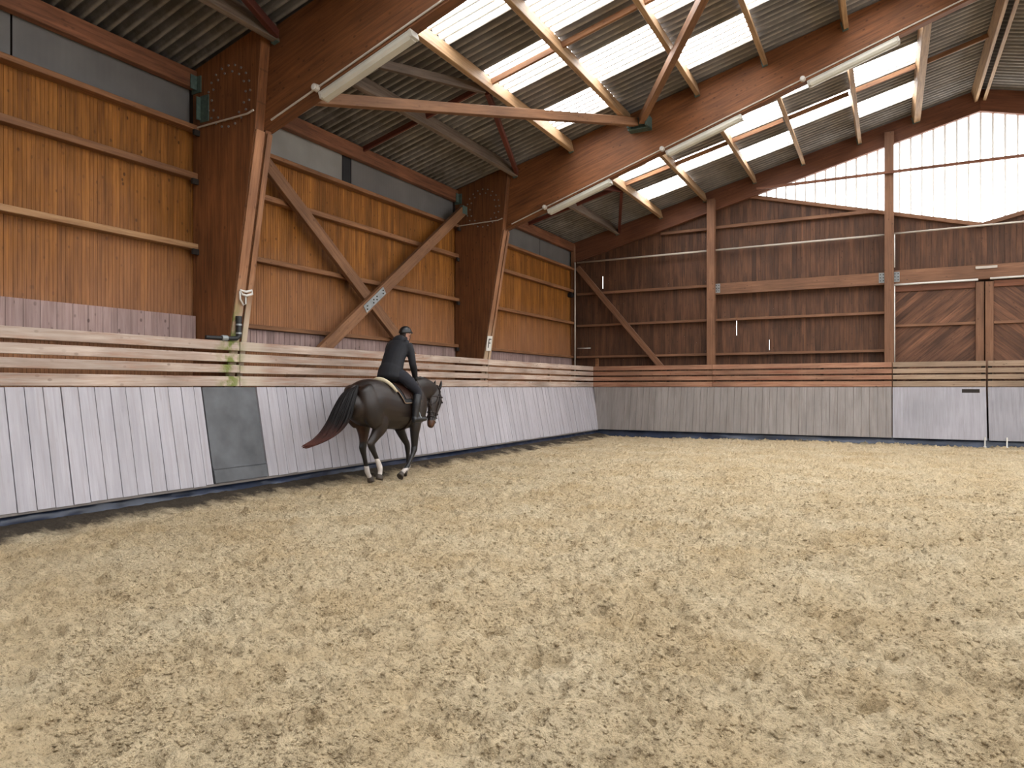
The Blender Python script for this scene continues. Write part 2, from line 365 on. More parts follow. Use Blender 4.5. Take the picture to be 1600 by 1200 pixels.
def make_floor():
    xs = grade([(-8.6,-5,.03,.025),(-5,-3,.024,.012),(-3,2.6,.012,.012),(2.6,6,.02,.06),(6,13.2,.3,.6)])
    ys = grade([(-7.1,1.2,.8,.12),(1.2,2.0,.05,.02),(2.0,5.0,.011,.014),(5.0,12,.016,.04),(12,21.4,.045,.08)])
    Z = np.zeros((len(ys), len(xs)))
    for sc, am, sd in ((.55,.03,1),(1.7,.035,2),(4.1,.026,3),(9.,.026,4),(17.,.026,5),(31.,.017,6)):
        n = vnoise(xs, ys, sc, sd); Z += am*n
    # clods
    n = vnoise(xs, ys, 14., 8); Z += .08*np.clip(n-.2,0,1)*2
    n = vnoise(xs, ys, 24., 9); Z += .07*np.clip(n-.18,0,1)*2
    # hoof prints
    for i in range(4600):
        px = rng.uniform(-7.4, 7.5); py = rng.uniform(1.4, 20.4); r = rng.uniform(.048,.075); dp = rng.uniform(.02,.062) if rng.random() < .7 else .012
        a = rng.uniform(0,2*PI) if rng.random()<.4 else rng.normal(PI/2,.7)
        i0, i1 = np.searchsorted(xs,[px-.22,px+.22]); j0, j1 = np.searchsorted(ys,[py-.22,py+.22])
        if i1-i0 < 2 or j1-j0 < 2: continue
        X, Yy = np.meshgrid(xs[i0:i1]-px, ys[j0:j1]-py)
        U = X*math.cos(a)+Yy*math.sin(a); V = -X*math.sin(a)+Yy*math.cos(a)
        d = np.sqrt((U*.9)**2+V**2)/r
        Z[j0:j1,i0:i1] += -dp*np.exp(-d**10)*(.4+.5*np.clip(U/r+.4,-.6,1.4)) + dp*.4*np.exp(-((d-1.35)/.35)**2)*(.65+.35*np.tanh(U/r*1.5))
    X, Yy = np.meshgrid(xs, ys)
    Z = Z*np.clip((X+8.2)/1.2,.15,1)+.09*np.clip((-7.45-X)/.4,0,1)
    near = np.exp(-(((X+7.05)/.5)**2+((Yy-9.2)/.9)**2)**2); Z = Z*(1-near*.55)-.012*near
    Z += .05*np.clip((Yy-19.9)/.7,0,1)*np.clip((X+6)/3,0,1)
    nx, ny = len(xs), len(ys)
    co = np.stack([X, Yy, Z], -1).reshape(-1,3).astype(np.float32)
    idx = np.arange(nx*ny).reshape(ny,nx)
    q = np.stack([idx[:-1,:-1],idx[:-1,1:],idx[1:,1:],idx[1:,:-1]],-1).reshape(-1,4).astype(np.int32)
    me = bpy.data.meshes.new('floor'); me.vertices.add(len(co)); me.vertices.foreach_set('co', co.ravel())
    me.loops.add(q.size); me.loops.foreach_set('vertex_index', q.ravel())
    me.polygons.add(len(q)); me.polygons.foreach_set('loop_start', np.arange(0,q.size,4,dtype=np.int32))
    me.polygons.foreach_set('use_smooth', np.ones(len(q),dtype=bool)); me.update(calc_edges=True)
    me.materials.append(M_sand); crumbs(xs, ys, Z); mesh_obj('floor', me, kind='structure', label='loose sand of the arena floor, full of hoof prints')
make_floor()

# ---- cladding of the long wall and the gable (grooved boards)
def cladding(name, a0, a1, pitch, z0, ztop, mat, M, grooves=2, depth=.012, slits=(), parent=None, **k):
    """boards along own x (up), profile across own y from a0 to a1; ztop(y) is the upper end; own +z is outward"""
    prof = []; y = math.floor(a0/pitch)*pitch
    while y < a1:
        for g in range(grooves):
            s = y+g*pitch/grooves; gw = pitch*.05 if g == 0 else pitch*.035
            prof += [(s,0.),(s+gw*.5,depth),(s+gw,0.)]
        y += pitch
    prof = [p for p in prof if a0 <= p[0] <= a1]; prof = [(a0,0.)]+prof+[(a1,0.)]
    mb = MB()
    for (ya, za), (yb, zb) in zip(prof[:-1], prof[1:]):
        if yb-ya < 1e-6: continue
        t = ztop((ya+yb)/2); cuts = [(z0,t)]
        for sy, s0, s1, sw in slits:
            if ya <= sy <= yb:
                l, r = sy-sw/2, sy+sw/2
                mb.add([(z0,ya,za),(t,ya,za),(t,l,za),(z0,l,za)],[(0,1,2,3)]); mb.add([(z0,r,zb),(t,r,zb),(t,yb,zb),(z0,yb,zb)],[(0,1,2,3)])
                mb.add([(z0,l,0),(s0,l,0),(s0,r,0),(z0,r,0)],[(0,1,2,3)]); mb.add([(s1,l,0),(t,l,0),(t,r,0),(s1,r,0)],[(0,1,2,3)]); cuts = []
        for c0, c1 in cuts: mb.add([(c0,ya,za),(c1,ya,za),(c1,yb,zb),(c0,yb,zb)],[(0,1,2,3)])
    return build(name, mb, mat, parent, M, **k)
MWL = axes((XL,0,0),(0,0,1),(0,1,0))
mb_z = 5.3
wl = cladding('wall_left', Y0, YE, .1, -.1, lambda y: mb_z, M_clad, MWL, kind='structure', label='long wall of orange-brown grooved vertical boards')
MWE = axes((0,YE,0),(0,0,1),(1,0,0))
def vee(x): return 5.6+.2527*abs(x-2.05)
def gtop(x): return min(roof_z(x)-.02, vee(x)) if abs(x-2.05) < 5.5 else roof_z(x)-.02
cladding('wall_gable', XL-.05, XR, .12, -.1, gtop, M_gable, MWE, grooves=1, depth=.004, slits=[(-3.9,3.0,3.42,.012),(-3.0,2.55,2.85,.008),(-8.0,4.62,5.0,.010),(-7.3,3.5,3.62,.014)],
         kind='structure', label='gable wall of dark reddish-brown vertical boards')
# walls beyond the picture
mb = MB(); mb.box(XR,XR+.1,Y0,YE+.1,-.1,2.6); mb.box(XR,XR+.1,Y0,YE+.1,5.4,6.2)
build('wall_right', mb, M_clad, kind='structure')
mb = MB(); mb.box(XR,XR+.05,Y0+.2,YE-.2,2.6,5.4)
build('window_side', mb, M_swin, kind='structure')
mb = MB(); mb.prism([(XL,-.1),(XR,-.1),(XR,6.1),(XRIDGE,8.9),(XL,6.1)],0,.1)
build('wall_rear', mb, M_gable, None, axes((0,Y0,0),(1,0,0),(0,0,1)), kind='structure')

# grey translucent strip under the eave, one sheet set per bay
def eave_sheets(name, cuts, y0, y1, label, mats):
    r = empty(name, (XL-.02,(y0+y1)/2,5.25), label=label, cat='panel')
    ys = [y0]+cuts+[y1]
    for i, (a, b_) in enumerate(zip(ys[:-1], ys[1:])):
        mb = MB(); g = .012
        n = max(2,int((b_-a)/.04)); pts = [(a+g+(b_-a-2*g)*j/n, .0008*(j%2)) for j in range(n+1)]
        vs = [(XL-.03+p[1],p[0],5.22) for p in pts]+[(XL-.03+p[1],p[0],5.9) for p in pts]
        mb.add(vs, [(j,j+1,n+2+j,n+1+j) for j in range(n)])
        build('sheet', mb, mats[i%len(mats)], r)
eave_sheets('eave_panel',[2.2,4.6],Y0,7.0,'grey ribbed sheet strip under the eave, before the first portal frame',[M_poly])
eave_sheets('eave_panel',[10.28,10.52],7.34,14.1,'grey ribbed sheet strip under the eave with one dark slot, above crossed braces',[M_polyw,M_black,M_poly])
eave_sheets('eave_panel',[16.6,18.8],14.44,YE,'grey ribbed sheet strip under the eave, next to the gable wall',[M_poly])
mb = MB(); mb.box(XL-.16,XL-.1,Y0,YE+.1,5.2,6.3); build('trim_eave', mb, M_dark, kind='structure')

# ---- roof: corrugated sheets, clear sheets in a chequer
XP = [-9.15,-7.5,-6.13,-4.81,-3.42,-2.14,-.75,.57,2.0]
PITCH = .175; ROW = 1.05
def clear_rows(k): return k in (0,1,2,3,4) or k in (6,7,8,9,10) or k in (-7,-6,-5,-4,-3) or k in (-14,-13,-12,-11,-10) or k in (-20,-19,-18)
def corr(mb, xa, xb, ya, yb, ox=0, oy=0, oz=0):
    n = max(6, int(round((yb-ya)/PITCH*8)))
    row = []
    for x in (xa, xb):
        for j in range(n+1):
            y = ya+(yb-ya)*j/n
            row.append((x-ox, y-oy, roof_z(x)+.042*math.sin(2*PI*y/PITCH)+.047-oz))
    mb.add(row, [(j,n+1+j,n+2+j,j+1) for j in range(n)])
mb = MB(); nwin = 0; kk = range(-22,13)
for side in (0,1):
    for i in range(8):
        xa, xb = XP[i], XP[i+1]
        if side: xa, xb = 4-XP[i+1], 4-XP[i]
        for k in kk:
            ya = max(Y0, 8.35+ROW*k); yb = min(YE+.08, 8.35+ROW*(k+1))
            if yb <= ya: continue
            if 2 <= i <= 6 and clear_rows(k) and (i+k)%2 == 0:
                nwin += 1; w = MB(); o = (xa, ya, roof_z(xa)); corr(w, xa, xb, ya, yb, *o)
                build('window_%d'%nwin, w, M_sky, None, Matrix.Translation(o), smooth=True, kind='structure')
            else: corr(mb, xa, xb, ya, yb)
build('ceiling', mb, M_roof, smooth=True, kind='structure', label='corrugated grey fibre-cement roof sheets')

# ---- portal frames
BOLT = None
def bolts(pts, d, r, ln, mat, parent):
    """one bolt head per point, all sharing one mesh"""
    me = None
    for p in pts:
        M = axes(p, d, Vector((d[2],d[0],d[1])) if abs(d[0]) < .5 else Vector((0,1,0)))
        if me is None:
            mb = MB(); mb.cyl((0,0,0),(ln,0,0),r,n=6); o = build('bolt', mb, mat, parent, M); me = o.data
        else: mesh_obj('bolt', me, parent, M)
def portal(yf, label, cat='portal frame'):
    r = empty('portal_frame', (XL+.3,yf+.17,0), label=label, cat=cat)
    zr = lambda x: roof_z(x)-.015
    rb = lambda x: 5.08+.332*(x+7.745)
    for s in (0,1):
        fx = (lambda x: 4-x) if s else (lambda x: x)
        col = [(-8.97,0),(-8.6,0),(-7.70,5.1),(-7.56,zr(-7.56)),(-8.97,zr(-8.97))]
        if s: 
            col = [(12.96,0)]+[(fx(x),z) for x,z in col[1:-1]]+[(12.96,zr(-8.97))]
        colm = xz_prism('column', [(x,z) for x,z in col], yf, yf+.16, M_frame, (fx(-8.97),0), (0,1), r)
        inner = [(-8.97,0),(-8.6,0),(-7.70,5.1),(-8.97,4.6)]
        if s: inner = [(12.96,0),(fx(-8.6),0),(fx(-7.70),5.1),(12.96,4.6)]
        xz_prism('rear_column', inner, yf+.19, yf+.30, M_frame, (fx(-8.97),0), (0,1), r)
        raf = [(-8.6,rb(-8.6)+.2),(-7.72,rb(-7.72)),(2.0,rb(2.0)),(2.0,zr(2.0)),(-8.6,zr(-8.6))]
        xz_prism('rafter', [(fx(x),z) for x,z in raf], yf+.16, yf+.34, M_frame, (fx(-7.72),rb(-7.72)), (.95,.315) if not s else (-.95,.315), r)
        # pale edge board up the inner face of the column
        p0, p1 = Vector((fx(-8.585),yf+.08,.05)), Vector((fx(-7.695),yf+.08,5.05))
        if not s:
            beam('edge_board', p0+Vector((.012,0,0)), p1+Vector((.012,0,0)), .15, .02, M_colface, up=(1,0,-.17), parent=r, bevel=.002)
            q = Vector((.012,.165,0)); beam('rear_edge_board', p0+q, p1+q, .09, .02, M_colface, up=(1,0,-.17), parent=r, bevel=.002)
            bolts([(-8.22+R_*math.cos(2*PI*j/n_),yf,5.6+R_*math.sin(2*PI*j/n_)) for R_,n_ in ((.43,20),(.34,14)) for j in range(n_)], (0,-1,0), .017, .014, M_bolt, colm)
    return r
portal(7.0, 'laminated timber portal frame in front of the horse and rider')
portal(14.1, 'laminated timber portal frame beyond the rider, letter F on its column')

# gable rafters
gr = empty('gable_truss', (XRIDGE,21.17,6), label='laminated rafter pair along the gable wall under the roof', cat='rafter')
for s in (0,1):
    fx = (lambda x: 4-x) if s else (lambda x: x)
    pl = [(-9.0,roof_z(-9.0)-.66),(-8.6,roof_z(-8.6)-.66),(2.0,roof_z(2.)-.57),(2.0,roof_z(2.)-.015),(-9.0,roof_z(-9.)-.015)]
    if s: pl = [(fx(x) if x > -9 else 12.97,z) for x,z in pl]
    xz_prism('rafter', pl, 21.1, 21.235, M_frame_end, (fx(-9),5.5), (.97,.25) if not s else (-.97,.25), gr)

# ---- purlins
SL = Vector((.257,0,-1)).normalized(); UPN = Vector((-.257,0,1)).normalized(); UPR = Vector((.257,0,1)).normalized()
PN = ['','lowest','second','third','fourth','fifth','sixth','seventh']
for b, (ya, yb) in BAYS.items():
    beam('eave_beam', (XL+.06,(ya if b>1 else Y0),5.955),(XL+.06,yb,5.955), .12, .26, M_eave, label='reddish timber eave beam above the long wall '+BAYNAME[b], cat='beam', group='eave beams')
    for i in range(1,8):
        if b == 1 and i > 3: continue
        x = XP[i]; h = .27
        y0_ = {1:ya,2:ya,3:ya}[b]; y1_ = yb+.155 if b < 3 else yb
        c = Vector((x,0,roof_z(x)))-UPN*(h/2)
        w = .15 if i == 7 else .085
        pr = empty('purlin', (x,(y0_+y1_)/2,c.z-.13), label='timber purlin, %s up from the eave beam, %s'%(PN[i],BAYNAME[b]), cat='purlin', group='roof purlins')
        beam('timber', (c.x,y0_,c.z),(c.x,y1_,c.z), w, h, M_dusty if i == 1 else M_purlin, up=UPN, parent=pr)
        for ye in (y0_+.034, y1_-.034):
            beam('joist_shoe', (c.x,ye-.03,c.z-.06),(c.x,ye+.03,c.z-.06), w+.016, h*.62, M_green, up=UPN, parent=pr, bevel=0)
    if b > 1:
        for x, nm, up in ((1.84,'slope above the long wall',UPN),(2.16,'slope away from the long wall',UPR)):
            c = Vector((x,0,roof_z(x)))-up*.15
            beam('ridge_purlin',(c.x,ya,c.z),(c.x,yb+(.155 if b<3 else 0),c.z), .07, .3, M_purlin, up=up, label='ridge purlin on the %s, %s'%(nm,BAYNAME[b]), cat='purlin', group='ridge purlins')
        ym = (ya+yb)/2
        for i in range(0,8):
            xa, xb = XP[i]+.06, XP[i+1]-.06
            if i == 0: xa = -8.9
            za, zb = roof_z(xa)-.09, roof_z(xb)-.09
            if i == 7: xb -= .1
            beam('purlin_spacer',(xa,ym,za),(xb,ym,zb), .05, .1, M_red if i<2 else M_girt, label='short spacer at mid-bay between purlins, %s from the eave, %s'%(PN[i+1] if i<7 else 'topmost',BAYNAME[b]), cat='spacer', group='purlin spacers')
        # right slope, a glimpse past the ridge
        for x in (3.43,4.75):
            c = Vector((x,0,roof_z(x)))-UPR*.135
            if b == 3: beam('purlin',(c.x,ya,c.z),(c.x,yb,c.z), .085, .27, M_purlin, up=UPR, label='timber purlin beyond the ridge, %s below it, next to the gable wall'%('first' if x<4 else 'second'), cat='purlin')
# slanting struts from lowest purlin to mid-bay of the second
for b in (1,2,3):
    ya, yb = BAYS[b]; ym = (ya+yb)/2; zo = .2
    A = Vector((XP[1]+.1,yb+(.1 if b<3 else -.02),roof_z(XP[1]+.1)-zo)); Bm = Vector((XP[2]-.06,ym,roof_z(XP[2])-zo)); A2 = Vector((XP[1]+.1,ya+.02,roof_z(XP[1]+.1)-zo))
    beam('roof_strut', A, Bm+Vector((0,.05,0)), .08, .12, M_red, label='slanting reddish strut between the lowest two purlins, far half, '+BAYNAME[b], cat='strut', group='roof struts')
    if b > 1: beam('roof_strut', A2, Bm-Vector((0,.05,0)), .08, .14, M_red if b==3 else M_dusty, label='slanting strut between the lowest two purlins, near half, '+BAYNAME[b], cat='strut', group='roof struts')
# wind braces under the purlins
wb = beam('wind_brace',(-7.1,7.40,5.50),(-4.56,14.0,6.90), .12, .16, M_brace, label='long slanting timber wind brace from first frame knee to bracket on second rafter', cat='brace')
wb2 = beam('wind_brace',(-.42,7.44,7.75),(-4.44,14.0,6.92), .12, .17, M_brace, label='long timber wind brace rising from the bracket towards the roof lights', cat='brace')
mb = MB(); mb.box(-4.75,-4.3,14.05,14.26,6.77,6.80); mb.box(-4.72,-4.68,13.9,14.1,6.78,6.98); mb.box(-4.34,-4.3,13.9,14.1,6.78,6.98); mb.box(-4.72,-4.3,14.1-.012,14.1+.16,6.78,7.02)
build('steel_bracket', mb, M_green, label='greenish steel bracket where both wind braces meet the second rafter', cat='bracket')

# ---- girts on the long wall
GZ = [(5.245,.07,.17),(4.555,.09,.14),(3.535,.08,.15)]
GN = ['topmost','second','third','lowest']
for b, (ya, yb) in BAYS.items():
    y0_ = Y0 if b == 1 else (ya-.02)
    y1_ = yb if b < 3 else 21.05
    for i, (z, h, d) in enumerate(GZ + ([(2.46,.07,.13)] if b > 1 else [])):
        mt = M_girtpale if (b == 1 and i == 2) else M_girt
        g = empty('wall_girt', (XL+d/2,(y0_+y1_)/2,z-h/2), label='%s%s horizontal girt on the long wall, %s'%('pale ' if mt is M_girtpale else '',GN[i],BAYNAME[b]), cat='girt', group='girts on the long wall')
        beam('timber',(XL+d/2,y0_,z),(XL+d/2,y1_,z), d, h, mt, parent=g)
        mb = MB(); mb.box(XL+d-.02,XL+d+.02,y1_-.1,y1_-.004,z-h/2-.08,z-h/2); build('hanger', mb, M_dark, g)
def plank_panel(name, a0, a1, pitch, z0, z1, mat, M, th=.02, gap=.006, **k):
    mb = MB(); y = a0
    while y < a1-1e-4:
        e = min(a1, y+pitch); mb.box(z0,z1,y+gap/2,e-gap/2,-th,0); y = e
    return build(name, mb, mat, k.pop('parent',None), M, **k)
plank_panel('trim_1', -2, 6.98, .19, 2.1, 2.53, M_pale, axes((XL+.1,0,0),(0,0,1),(0,1,0)), th=.02, kind='structure', label='bleached pinkish planks behind the rails')
plank_panel('trim_2', 7.32, 14.08, .12, 2.1, 2.42, M_pale, axes((XL+.03,0,0),(0,0,1),(0,1,0)), th=.02, kind='structure', label='greyish pink lower planks beside the rider')
plank_panel('trim_3', 14.42, 21.05, .12, 2.1, 2.42, M_pale, axes((XL+.03,0,0),(0,0,1),(0,1,0)), th=.02, kind='structure', label='greyish pink lower planks near the corner')

# crossed braces on the long wall
xb_ = XL+.29
tilt = Vector((1,0,0))
b1 = empty('wall_brace', (xb_,7.4,1.2), label='timber wall brace sloping down from first portal frame to behind the rider', cat='brace')
beam('timber',(xb_-.05,7.38,5.65),(xb_-.05,13.9,.80), .22, .09, M_brace, up=(1,0,0), parent=b1)
b2 = empty('wall_brace', (xb_+.06,14.0,1.2), label='timber wall brace rising to the second portal frame, steel plate at crossing', cat='brace')
beam('timber',(xb_+.045,14.0,5.60),(xb_+.045,7.6,.84), .22, .09, M_brace, up=(1,0,0), parent=b2)
dv = Vector((0,14.0-7.6,5.60-.84)).normalized()
cc = Vector((xb_+.095,10.72,3.16))
pl = beam('steel_plate', cc-dv*.36, cc+dv*.36, .15, .012, M_steel, up=(1,0,0), parent=b2, bevel=.002, label='steel plate with bolts')
bolts([cc+dv*t+Vector((.006,0,s)) for t in (-.29,-.06,.06,.29) for s in (-.03,.03)], (1,0,0), .013, .014, M_dark, pl)
mb = MB(); mb.box(xb_+.02,xb_+.1,13.86,14.06,5.48,5.66); build('end_bracket', mb, M_green, b2)

# steel hangers for eave beams on the frames
for yf, nm in ((7.0,'first'),(14.1,'second')):
    r = empty('beam_hanger',(XL+.14,yf-.05,5.6), label='greenish steel angle carrying the eave beam at the %s portal frame'%nm, cat='bracket')
    mb = MB(); mb.box(XL+.03,XL+.22,yf-.02,yf-.004,5.76,6.0); mb.box(XL+.125,XL+.14,yf-.12,yf,5.8,6.0); build('angle', mb, M_green, r)
    if nm == 'second': continue
    mb = MB(); mb.box(XL+.2,XL+.38,yf-.016,yf-.003,5.32,5.7); mb.box(XL+.2,XL+.215,yf-.08,yf,5.35,5.68); build('plate', mb, M_green, r)

# conduits, junction boxes, lamps on the frames
def conduit(yf, nm):
    r = empty('conduit', (-8.3,yf-.03,5.2), label='pale electric conduit along the lower edge of the %s rafter'%nm, cat='conduit')
    mb = MB(); rb = lambda x: 5.08+.332*(x+7.745)
    mb.tube([(XL+.12,yf-.03,5.25),(-7.82,yf-.03,5.27),(-7.70,yf-.03,5.30)], .013, 8)
    build('knee_conduit', mb, M_pipe, r)
    mb = MB(); mb.tube([(x,yf+.145,rb(x)+.05) for x in (-7.55,-6,-4,-2,0,1.9)], .014, 8); build('rafter_conduit', mb, M_pipe, r)
    for i, x in enumerate((-6.72,-4.08,-1.42)):
        j = empty('junction_box',(x,yf+.12,rb(x)-.03), label='round pale junction box at the foot of the %s lamp along the %s rafter'%(['lowest','middle','upper'][i],nm), cat='junction box', group='junction boxes')
        mb = MB(); mb.cyl((x,yf+.158,rb(x)+.05),(x,yf+.09,rb(x)+.05),.052,.048,16); build('box', mb, M_pipe, j)
        mb = MB(); mb.cyl((x,yf+.09,rb(x)+.05),(x,yf+.082,rb(x)+.05),.036,.03,16); build('lid', mb, M_whitep, j)
conduit(7.0,'first'); conduit(14.1,'second')
def lamp(yf, x0, x1, label):
    rb = lambda x: 5.08+.332*(x+7.745)
    p0, p1 = Vector((x0,yf+.22,rb(x0)-.07)), Vector((x1,yf+.22,rb(x1)-.07)); d = (p1-p0).normalized(); n = Vector((-d.z,0,d.x))
    L = empty('fluorescent_lamp', (p0+p1)/2-n*.08, label=label, cat='lamp', group='tube lamps under the rafters')
    beam('housing', p0+n*.035, p1+n*.035, .13, .045, M_lamph, up=n, parent=L, bevel=.004)
    M = axes(p0, d, Vector((0,1,0))); mb = MB(); ln = (p1-p0).length
    prof = [(-.075,.02),(-.078,-.02),(-.055,-.06),(0,-.072),(.055,-.06),(.078,-.02),(.075,.02)]
    if M.to_3x3().col[2].z < 0: prof = [(a,-c) for a,c in prof]
    nn = len(prof); mb.add([(0.02,a,c) for a,c in prof]+[(ln-.02,a,c) for a,c in prof], [(i,(i+1)%nn,nn+(i+1)%nn,nn+i) for i in range(nn)]+[tuple(range(nn)),tuple(range(2*nn-1,nn-1,-1))])
    build('diffuser', mb, M_lamp, L, M)
    for t in (0,1):
        e = p0 if t == 0 else p1; s = -1 if t == 0 else 1
        beam('end_cap', e-d*.02*s, e+d*.02*s, .16, .1, M_lamph, up=n, parent=L, bevel=.004)
lamp(7.0,-6.66,-5.2,'unlit tube lamp under the rafter of the first portal frame')
lamp(14.1,-6.64,-5.22,'unlit tube lamp under the second rafter, lowest of its three')
lamp(14.1,-3.99,-2.54,'unlit tube lamp under the second rafter, middle of its three')
lamp(14.1,-1.32,.14,'unlit tube lamp under the second rafter, highest of its three')

# ---- rails above the kickboards
XRAIL = -8.16
RZ = [(2.155,2.005),(1.985,1.845),(1.825,1.69),(1.665,1.505)]
RN = ['top','second','third','bottom']
def rail_left(y0, y1, where, xo=0):
    for i, (zt, zb) in enumerate(RZ):
        j = random.uniform(-.006,.006)
        beam('rail_board',(XRAIL+xo,y0,(zt+zb)/2+j),(XRAIL+xo,y1,(zt+zb)/2+j*.5), .045, zt-zb-.022, M_rail, label='%s pale rail board of four above the kickboards, %s'%(RN[i],where), cat='rail board', group='rail boards along the long wall')
rail_left(-2, 7.12, 'leading up to the rubber panel')
rail_left(7.13, 14.2, 'passing behind the rider')
rail_left(14.21, 20.78, 'from the letter sign to the corner')
YRAIL = 20.82
def rails_end(x0, x1, where, mat, parent=None):
    for i, (zt, zb) in enumerate(RZ):
        k = {} if parent else dict(label='%s reddish rail board of four above the kickboards, %s'%(RN[i],where), cat='rail board', group='rail boards on the gable wall')
        beam('rail_board',(x0,YRAIL,(zt+zb)/2),(x1,YRAIL,(zt+zb)/2), .045, zt-zb-.02, mat, parent=parent, **k)
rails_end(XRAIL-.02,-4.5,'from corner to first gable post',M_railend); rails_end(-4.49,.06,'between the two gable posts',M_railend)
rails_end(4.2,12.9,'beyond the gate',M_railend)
for y in (10.6,17.7):
    mb = MB(); mb.box(XRAIL-.09,XRAIL-.026,y-.04,y+.04,1.5,2.14)
    build('rail_post', mb, M_dark if y != 17.7 else M_girtpale, label='upright batten fixed behind the long-wall rail boards, %.1f m before the corner'%(20.8-y), cat='batten', group='battens behind the rails')
for x in (-5.8,-1.6):
    mb = MB(); mb.box(x-.04,x+.04,YRAIL+.026,YRAIL+.09,1.5,2.14)
    build('rail_post', mb, M_dark, label='upright batten fixed behind the gable rail boards, %.1f m from the corner'%(x+8.15), cat='batten', group='battens behind the rails')
mb = MB(); mb.box(-8.12,-8.02,20.88,20.96,2.0,2.40); build('corner_stub_post', mb, M_girt, bevel=.004, label='short wooden stub post standing behind the rails at the corner', cat='post')

# ---- kickboards
KT, KB, KD = 1.5, .215, .25
def kick_left(y0, y1, name, label, mat=M_kick, planks=True, off=0., **kw):
    M = axes((XRAIL+.02+off,0,KT),(KD,0,KB-KT),(0,1,0)); Ln = math.hypot(KD,KT-KB); mb = MB()
    y = y0
    while y < y1-1e-3:
        e = min(y1, y+(.19 if planks else 9)); g = .0035+random.uniform(0,.003) if planks else 0
        dz = random.uniform(-.004,.004)
        q_ = Ln+random.uniform(-.006,.006)
        if e > 20.6: mb.prism([(0,y+g),(0,20.785),(q_,20.54),(q_,y+g)],-.03,0)
        else: mb.box(0,q_,y+g,e-g,-.03+dz,dz)
        y = e
    return build(name, mb, mat, None, M, label=label, cat='kickboard' if planks else 'mat', **kw)
kick_left(-2,6.48,'kickboard','whitewashed slanting kickboard of upright planks ending at the rubber panel', group='kickboards')
kick_left(6.5,7.40,'rubber_panel','dark grey rubber panel set between two kickboards', M_rubber, False)
km = axes((XRAIL+.022,0,KT),(KD,0,KB-KT),(0,1,0)); mb = MB(); mb.box(1.13,1.30,6.5,7.40,.0,.012); mb.box(1.09,1.115,6.5,7.40,.0,.006)
build('folded_edge', mb, M_rubber, bpy.data.objects['rubber_panel'], km)
kick_left(7.42,14.2,'kickboard','whitewashed slanting kickboard of upright planks beside the horse', group='kickboards')
kick_left(14.2,20.7,'kickboard','whitewashed slanting kickboard of upright planks ending in the corner', group='kickboards')
def kick_end(x0, x1, name, label, mat, planks=True, skip=0., parent=None, off=0., **kw):
    M = axes((0,YRAIL-.02-off,KT),(0,-KD,KB-KT),(1,0,0)); Ln = math.hypot(KD,KT-KB); mb = MB(); x = x0
    if skip: mb.prism([(0,x-.03),(0,x+skip-.004),(Ln,x+skip-.004),(Ln,x+.21)],-.03,0); x += skip
    while x < x1-1e-3:
        e = min(x1, x+(.19 if planks else 99)); g = .003 if planks else 0; dz = random.uniform(-.003,.003)
        mb.box(0,Ln,x+g,e-g,-.03+dz,dz); x = e
    return build(name, mb, mat, parent, M, **(dict(label=label, cat='kickboard', **kw) if parent is None else {}))
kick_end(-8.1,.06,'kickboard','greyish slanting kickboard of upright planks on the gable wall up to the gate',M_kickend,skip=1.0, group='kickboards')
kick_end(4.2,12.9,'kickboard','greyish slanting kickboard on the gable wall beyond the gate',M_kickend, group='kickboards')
# bottom sill strips
def sill(p0, p1, label): beam('sill_strip', p0, p1, .05, .04, M_kickend, label=label, cat='sill')
sill((-7.93,-2,.20),(-7.93,20.6,.20),'pale timber strip along the foot of the long-wall kickboards')
# gate leaves
def gate(x0, x1, label, slot):
    r = empty('gate_leaf',((x0+x1)/2,YRAIL,.1), label=label, cat='gate')
    rails_end(x0,x1,'',M_railgate,r)
    kick_end(x0,x1,'kick_panel','',M_panel,False,parent=r)
    for x in (x0+.05,x1-.05):
        mb = MB(); mb.box(x-.04,x+.04,YRAIL+.024,YRAIL+.09,.25,2.14); build('stile', mb, M_dark, r)
    if slot:
        M = axes((0,YRAIL-.02,KT),(0,-KD,KB-KT),(1,0,0)); mb = MB(); mb.box(.05,.14,x1-.50,x1-.13,-.01,.006); build('handle_slot', mb, M_dark, r, M)
        bx = x1-.05
    else: bx = x0+.35
    mb = MB(); mb.cyl((bx,YRAIL-.31,.30),(bx,YRAIL-.31,.04),.017,n=10); mb.cyl((bx,YRAIL-.31,.07),(bx,YRAIL-.31,.035),.034,n=10); build('drop_bolt', mb, M_whitep, r)
gate(.08,2.09,'gate leaf with grey plain panel and dark handle slot near the gable post',True)
gate(2.13,4.18,'gate leaf with grey plain panel, partly cut off, beside the slotted leaf',False)

# black ground sheet along the foot of the boards
def liner(path_fn, n, label):
    mb = MB(); m = 7; vs = []
    for i in range(n+1):
        for j in range(m):
            vs.append(path_fn(i/n, j/(m-1), i))
    mb.add(vs, [(i*m+j,(i+1)*m+j,(i+1)*m+j+1,i*m+j+1) for i in range(n) for j in range(m-1)])
    return build('ground_sheet', mb, M_liner, smooth=True, label=label, cat='plastic sheet')
M_liner = flat('black_plastic_sheet', lin(46,56,78), .32, nz=.5, nscale=3., bump=.6)
def lf(t, s, i):
    y = -2+22.7*t; w = mnoise.noise((y*1.3,s*2.,0))
    return (-8.02+.13*s+.06*w*s+.03*mnoise.noise((y*5,s*3,7)), y, .24-.25*s+.03*w*(1-abs(2*s-1)))
liner(lf, 300, 'black plastic ground sheet bunched along the foot of the long-wall boards')
def ef(t, s, i):
    x = -8.05+12.6*t; w = mnoise.noise((x*1.3,s*2.,5))
    return (x, 20.66-.1*s-.05*w*s, .26-.27*s+.03*w*(1-abs(2*s-1)))
liner(ef, 160, 'black plastic ground sheet along the foot of the gable-wall boards')

